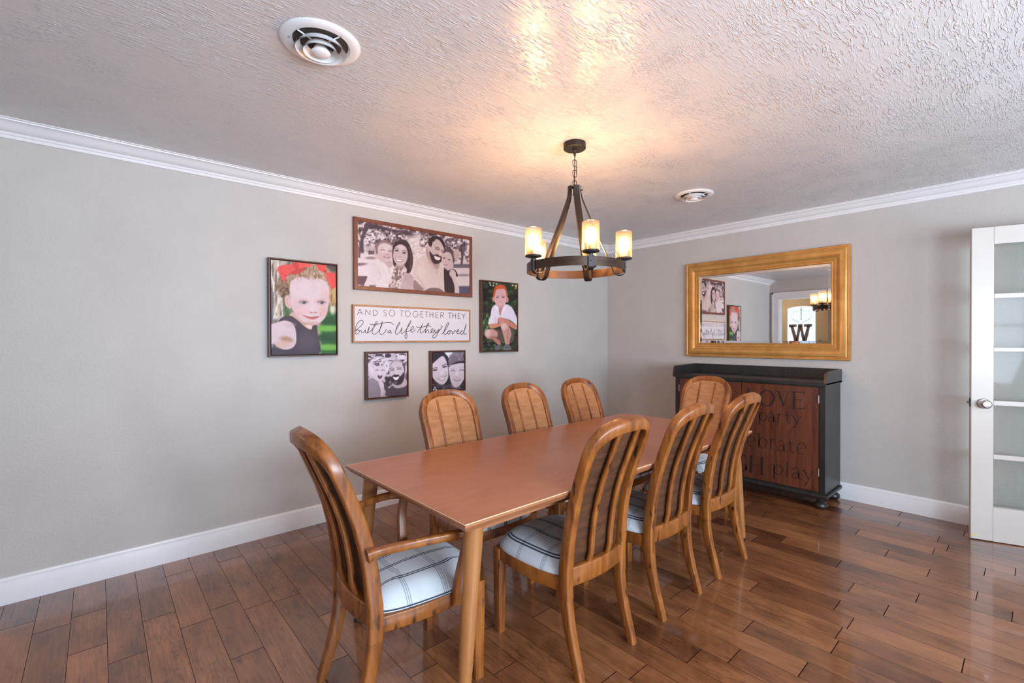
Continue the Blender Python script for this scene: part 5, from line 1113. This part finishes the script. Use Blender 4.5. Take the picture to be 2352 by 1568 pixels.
p.pol([(500, 740), (560, 780), (640, 900), (600, 960), (540, 880)], (86, 74, 84), soft=10); p.pol([(440, 760), (520, 760), (540, 900), (500, 1040), (470, 900)], (222, 204, 212), soft=8)
p.ell(448, 560, 132, 178, (218, 200, 206), soft=.07); p.mottle((1-np.hypot((p.X-430)/120, (p.Y-390)/60))/.3, (96, 80, 92), 24, 20, .46, .6, 34)
for ex in (402, 522): p.line([(ex-32, 526), (ex, 514), (ex+30, 526)], 12, (90, 72, 82), .9)
p.ell(462, 580, 22, 26, (230, 214, 220), soft=.8); p.pol([(412, 630), (460, 622), (508, 630), (490, 680), (460, 700), (430, 680)], (74, 52, 60), soft=6); p.ell(460, 634, 34, 7, (226, 216, 218), soft=.5); p.ell(462, 676, 20, 14, (150, 110, 118), soft=.5)
p.pol([(570, 1030), (610, 920), (720, 830), (800, 860), (920, 850), (1010, 780), (1030, 1010), (800, 1060)], (92, 80, 90), soft=8); p.pol([(740, 800), (860, 790), (950, 680), (1010, 790), (930, 860), (800, 880), (730, 850)], (200, 182, 188), soft=8)
p.ell(800, 560, 150, 250, (208, 190, 196), soft=.07); p.ell(962, 540, 30, 62, (206, 188, 192), soft=.3)
p.pol([(900, 330), (945, 400), (965, 480), (950, 600), (935, 480), (905, 400)], (90, 74, 84), soft=14); p.pol([(650, 420), (700, 340), (780, 310), (880, 330), (920, 400), (860, 360), (760, 350), (690, 400), (660, 470)], (170, 152, 160), soft=16)
p.pol([(645, 640), (690, 650), (740, 610), (820, 610), (870, 640), (940, 560), (945, 680), (900, 780), (820, 820), (740, 800), (680, 740)], (64, 52, 60), soft=16); p.pol([(720, 655), (780, 665), (845, 645), (820, 700), (780, 720), (740, 700)], (240, 232, 234), soft=6); p.ell(790, 560, 34, 50, (218, 200, 206), soft=.7); p.ell(770, 770, 40, 24, (150, 130, 138), soft=.7, a=.6)
for ex, ey in ((700, 520), (842, 500)): p.line([(ex-38, ey+6), (ex, ey-6), (ex+38, ey+4)], 14, (56, 44, 54), .9); p.line([(ex-44, ey-30), (ex, ey-42), (ex+44, ey-26)], 12, (90, 74, 84), .8)
p.mesh('printed_canvas', r, (r.location.x, 0, r.location.z))

# mother and child (right small square) ------------------------------------
r = frame_flat('framed_photograph', 'small square black-and-white picture of a woman and a child in a hat', 'picture', -2.517, -2.155, .872, 1.236, .045, .010, M['walnut'], 'framed family photographs')
backing(r, .171, .172, .030, M['shadowgap'])
p = Paint(-2.501, -2.171, .888, 1.220, -.0405, 165, 170, 820, 790, 8.711)
p.fill((64, 54, 64)); p.pol([(1700, 100), (1980, 100), (1900, 200), (1835, 280), (1790, 220)], (228, 222, 226), soft=8, smooth=False); p.put(p.box_mask(1480, 600, 2200, 1000, 30), (58, 50, 60)); p.mottle(p.box_mask(1480, 800, 2200, 980, 30), (104, 96, 110), 60, 50, .45, .65, 41)
for x, y in ((1505, 812), (1535, 912), (1585, 915), (1560, 880)): p.ell(x, y, 16, 16, (230, 226, 234), soft=.5)
p.pol([(1480, 160), (1700, 150), (1780, 210), (1830, 300), (1840, 700), (1780, 800), (1600, 760), (1480, 660)], (52, 42, 52), soft=8)
p.pol([(1490, 430), (1560, 350), (1700, 240), (1770, 300), (1810, 430), (1830, 600), (1800, 730), (1720, 808), (1620, 780), (1530, 690), (1490, 580)], (210, 194, 200), soft=8); p.line([(1560, 620), (1610, 700), (1640, 720)], 14, (170, 150, 158), .6, soft=12); p.line([(1780, 560), (1790, 620), (1760, 660)], 16, (150, 128, 136), .6, soft=12)
for ex, ey, sl in ((1562, 520, -6), (1752, 452, -12)): p.ell(ex, ey, 44, 17, (64, 50, 60), soft=.4, rot=-12); p.line([(ex-52, ey-26-sl), (ex, ey-48), (ex+48, ey-38+sl)], 11, (60, 46, 56), .9); p.ell(ex+12, ey-3, 6, 5, (235, 230, 235), soft=.5)
p.ell(1690, 590, 34, 44, (222, 206, 212), soft=.7); p.line([(1640, 630), (1690, 640), (1730, 612)], 10, (150, 126, 134), .7); p.pol([(1630, 680), (1690, 680), (1760, 640), (1750, 700), (1700, 726), (1655, 718)], (120, 88, 98), soft=5); p.pol([(1640, 686), (1690, 688), (1754, 652), (1740, 696), (1695, 714), (1660, 708)], (246, 240, 242), soft=4)
p.pol([(1830, 430), (1900, 400), (2060, 380), (2180, 380), (2180, 620), (2140, 700), (2080, 800), (2000, 868), (1930, 850), (1880, 760), (1850, 620)], (208, 192, 198), soft=8)
p.pol([(1835, 420), (1830, 300), (1900, 190), (1980, 140), (2200, 140), (2200, 360), (2060, 350), (1940, 400), (1880, 420), (1840, 470)], (120, 106, 114), soft=8); p.mottle(p.box_mask(1840, 150, 2180, 350, 20), (150, 134, 140), 50, 50, .5, .6, 42, .6); p.pol([(1880, 415), (2000, 350), (2180, 330), (2190, 378), (2060, 380), (1940, 405)], (58, 48, 56), soft=8); p.line([(2055, 170), (2075, 290), (2160, 290)], 6, (70, 58, 66), .8, smooth=False); p.line([(2125, 200), (2130, 260)], 12, (40, 32, 40), .9)
for ex, ey in ((1920, 532), (2100, 520)): p.line([(ex-42, ey+4), (ex, ey-6), (ex+38, ey+8)], 16, (96, 78, 88), .85); p.line([(ex-44, ey-36), (ex, ey-46), (ex+36, ey-36)], 9, (160, 142, 150), .7)
p.ell(2000, 600, 34, 48, (222, 208, 212), soft=.7); p.line([(1965, 650), (2000, 662), (2040, 648)], 9, (160, 138, 146), .7); p.pol([(1930, 695), (2000, 712), (2075, 692), (2050, 730), (2000, 742), (1955, 728)], (130, 100, 108), soft=5); p.pol([(1945, 702), (2000, 716), (2062, 700), (2000, 730)], (236, 228, 232), soft=4)
p.mesh('printed_canvas', r, (r.location.x, 0, r.location.z))

# lettered sign ------------------------------------------------------------
sg = frame_flat('lettered_sign', 'white wooden sign with black handwritten lettering in a thin oak frame, between the pictures', 'sign', -3.193, -2.087, 1.310, 1.604, .028, .014, M['oak'])
mesh_obj('board', B(-.541, .541, -.021, -.004, -.135, .135), M['signboard'], sg, False)
def pl(x, y):  # sign strokes are traced in image crop pixels
    xx_, zz_ = pixel_to_plane(PX_SIGN, 790+x/7.84, 690+y/7.84); return Vector((xx_, -.0216, zz_))-sg.location
CAP = [[(238, 258), (290, 152), (338, 258)], [(256, 222), (322, 222)], [(388, 262), (392, 162), (468, 258), (471, 166)], [(530, 168), (528, 272)], c2([(530, 170), (572, 174), (608, 222), (572, 268), (528, 271)]),
 c2([(766, 182), (742, 168), (718, 184), (728, 212), (755, 232), (768, 254), (748, 276), (713, 265)]), arc(865, 226, 50, 56, 0, 360, 28), [(1010, 182), (1090, 186)], [(1042, 184), (1040, 290)], arc(1148, 236, 48, 54, 0, 360, 28),
 c2([(1335, 214), (1305, 192), (1265, 200), (1240, 243), (1258, 285), (1300, 298), (1336, 276)]), [(1336, 278), (1336, 247), (1298, 246)], [(1385, 194), (1383, 300)], [(1385, 197), (1432, 200)], [(1385, 246), (1426, 248)], [(1383, 298), (1432, 300)],
 [(1458, 202), (1524, 205)], [(1492, 203), (1490, 302)], [(1548, 203), (1546, 306)], [(1606, 206), (1604, 310)], [(1548, 253), (1604, 256)], [(1655, 206), (1652, 308)], [(1655, 209), (1701, 212)], [(1654, 257), (1694, 260)], [(1652, 306), (1701, 309)],
 [(1742, 210), (1740, 314)], c2([(1742, 213), (1784, 216), (1796, 240), (1780, 262), (1742, 264)]), [(1765, 264), (1800, 316)], [(1876, 220), (1942, 224)], [(1908, 222), (1905, 320)], [(1955, 223), (1953, 322)], [(2012, 226), (2010, 325)], [(1955, 271), (2010, 274)],
 [(2058, 228), (2055, 326)], [(2058, 231), (2100, 234)], [(2056, 276), (2093, 279)], [(2055, 324), (2100, 327)], [(2123, 236), (2155, 282), (2187, 236)], [(2155, 280), (2153, 330)]]
bm = bmesh.new()
for s_ in CAP:
    if len(s_) <= 4:
        for a, b in zip(s_[:-1], s_[1:]): ribbon(bm, [a, b], 9, pl)
    else: ribbon(bm, s_, 9, pl)
mesh_obj('lettering', bm, M['signink2'], sg, False)['label'] = 'capitals reading and so together they'
CUR = [[(212, 596), (203, 540), (222, 450), (262, 388), (308, 358), (346, 372), (340, 412), (300, 462), (240, 512), (212, 545), (245, 528), (276, 545), (268, 578), (238, 602), (206, 598)],
 [(276, 555), (296, 536), (312, 545), (318, 572), (344, 580), (372, 552), (388, 528), (384, 568), (404, 584), (432, 560), (452, 500), (455, 470)], [(455, 470), (428, 555), (424, 582), (450, 572), (505, 520), (570, 440), (602, 385), (590, 375), (566, 400), (530, 490), (508, 570), (535, 604), (580, 592), (640, 530), (682, 440), (692, 372)], [(692, 372), (664, 460), (642, 560), (655, 604), (690, 606), (735, 570), (766, 515)],
 [(466, 418), (505, 434), (590, 428), (700, 406), (800, 394), (860, 404), (892, 434)], [(848, 545), (815, 538), (788, 572), (808, 584), (838, 562), (846, 545), (846, 585), (860, 592)],
 [(930, 560), (948, 480), (985, 410), (1006, 392), (1000, 420), (960, 490), (932, 550), (930, 596), (958, 606), (1000, 570), (1050, 488)], [(1050, 488), (1028, 560), (1040, 592), (1080, 570), (1150, 480), (1200, 400), (1206, 368), (1188, 376), (1152, 460), (1116, 570), (1096, 640), (1112, 682), (1134, 665), (1130, 600), (1122, 566), (1180, 548), (1236, 515), (1254, 482), (1240, 464), (1214, 486), (1204, 535), (1222, 566), (1256, 552), (1286, 522)],
 [(1304, 466), (1336, 486), (1410, 478), (1490, 456), (1540, 456), (1564, 472)], [(1320, 576), (1372, 500), (1404, 450), (1420, 412)], [(1420, 412), (1388, 500), (1374, 570), (1394, 582), (1440, 548), (1500, 470), (1528, 420), (1516, 408), (1494, 450), (1472, 530), (1464, 584), (1494, 540), (1520, 528), (1520, 570), (1540, 584), (1580, 558), (1606, 522), (1592, 506), (1568, 536), (1578, 574), (1610, 572), (1642, 522)],
 [(1642, 522), (1634, 562), (1660, 572), (1716, 510)], [(1716, 510), (1690, 590), (1650, 655), (1612, 674), (1592, 650), (1620, 612), (1690, 566), (1744, 512), (1768, 470), (1752, 452)],
 [(1758, 606), (1810, 552), (1866, 460), (1888, 400), (1862, 412), (1826, 490), (1800, 580), (1818, 610), (1852, 588), (1886, 546), (1912, 552), (1906, 592), (1876, 602), (1868, 572), (1900, 545), (1942, 548), (1954, 604), (1986, 562), (1998, 538), (2020, 556), (2052, 562), (2070, 536), (2052, 524), (2034, 560), (2046, 598), (2086, 586), (2120, 552)],
 [(2152, 550), (2122, 542), (2100, 580), (2118, 606), (2150, 580), (2182, 500), (2200, 424)], [(2200, 424), (2172, 520), (2160, 590), (2180, 606), (2206, 588)]]
bm = bmesh.new()
for k_, s_ in enumerate(CUR): ribbon(bm, c2(s_, 7), 10, (lambda kk: (lambda x, y: pl(x, y)-Vector((0, .00003*kk, 0))))(k_), False)
mesh_obj('lettering', bm, M['signink'], sg, False)['label'] = 'script reading built a life they loved'
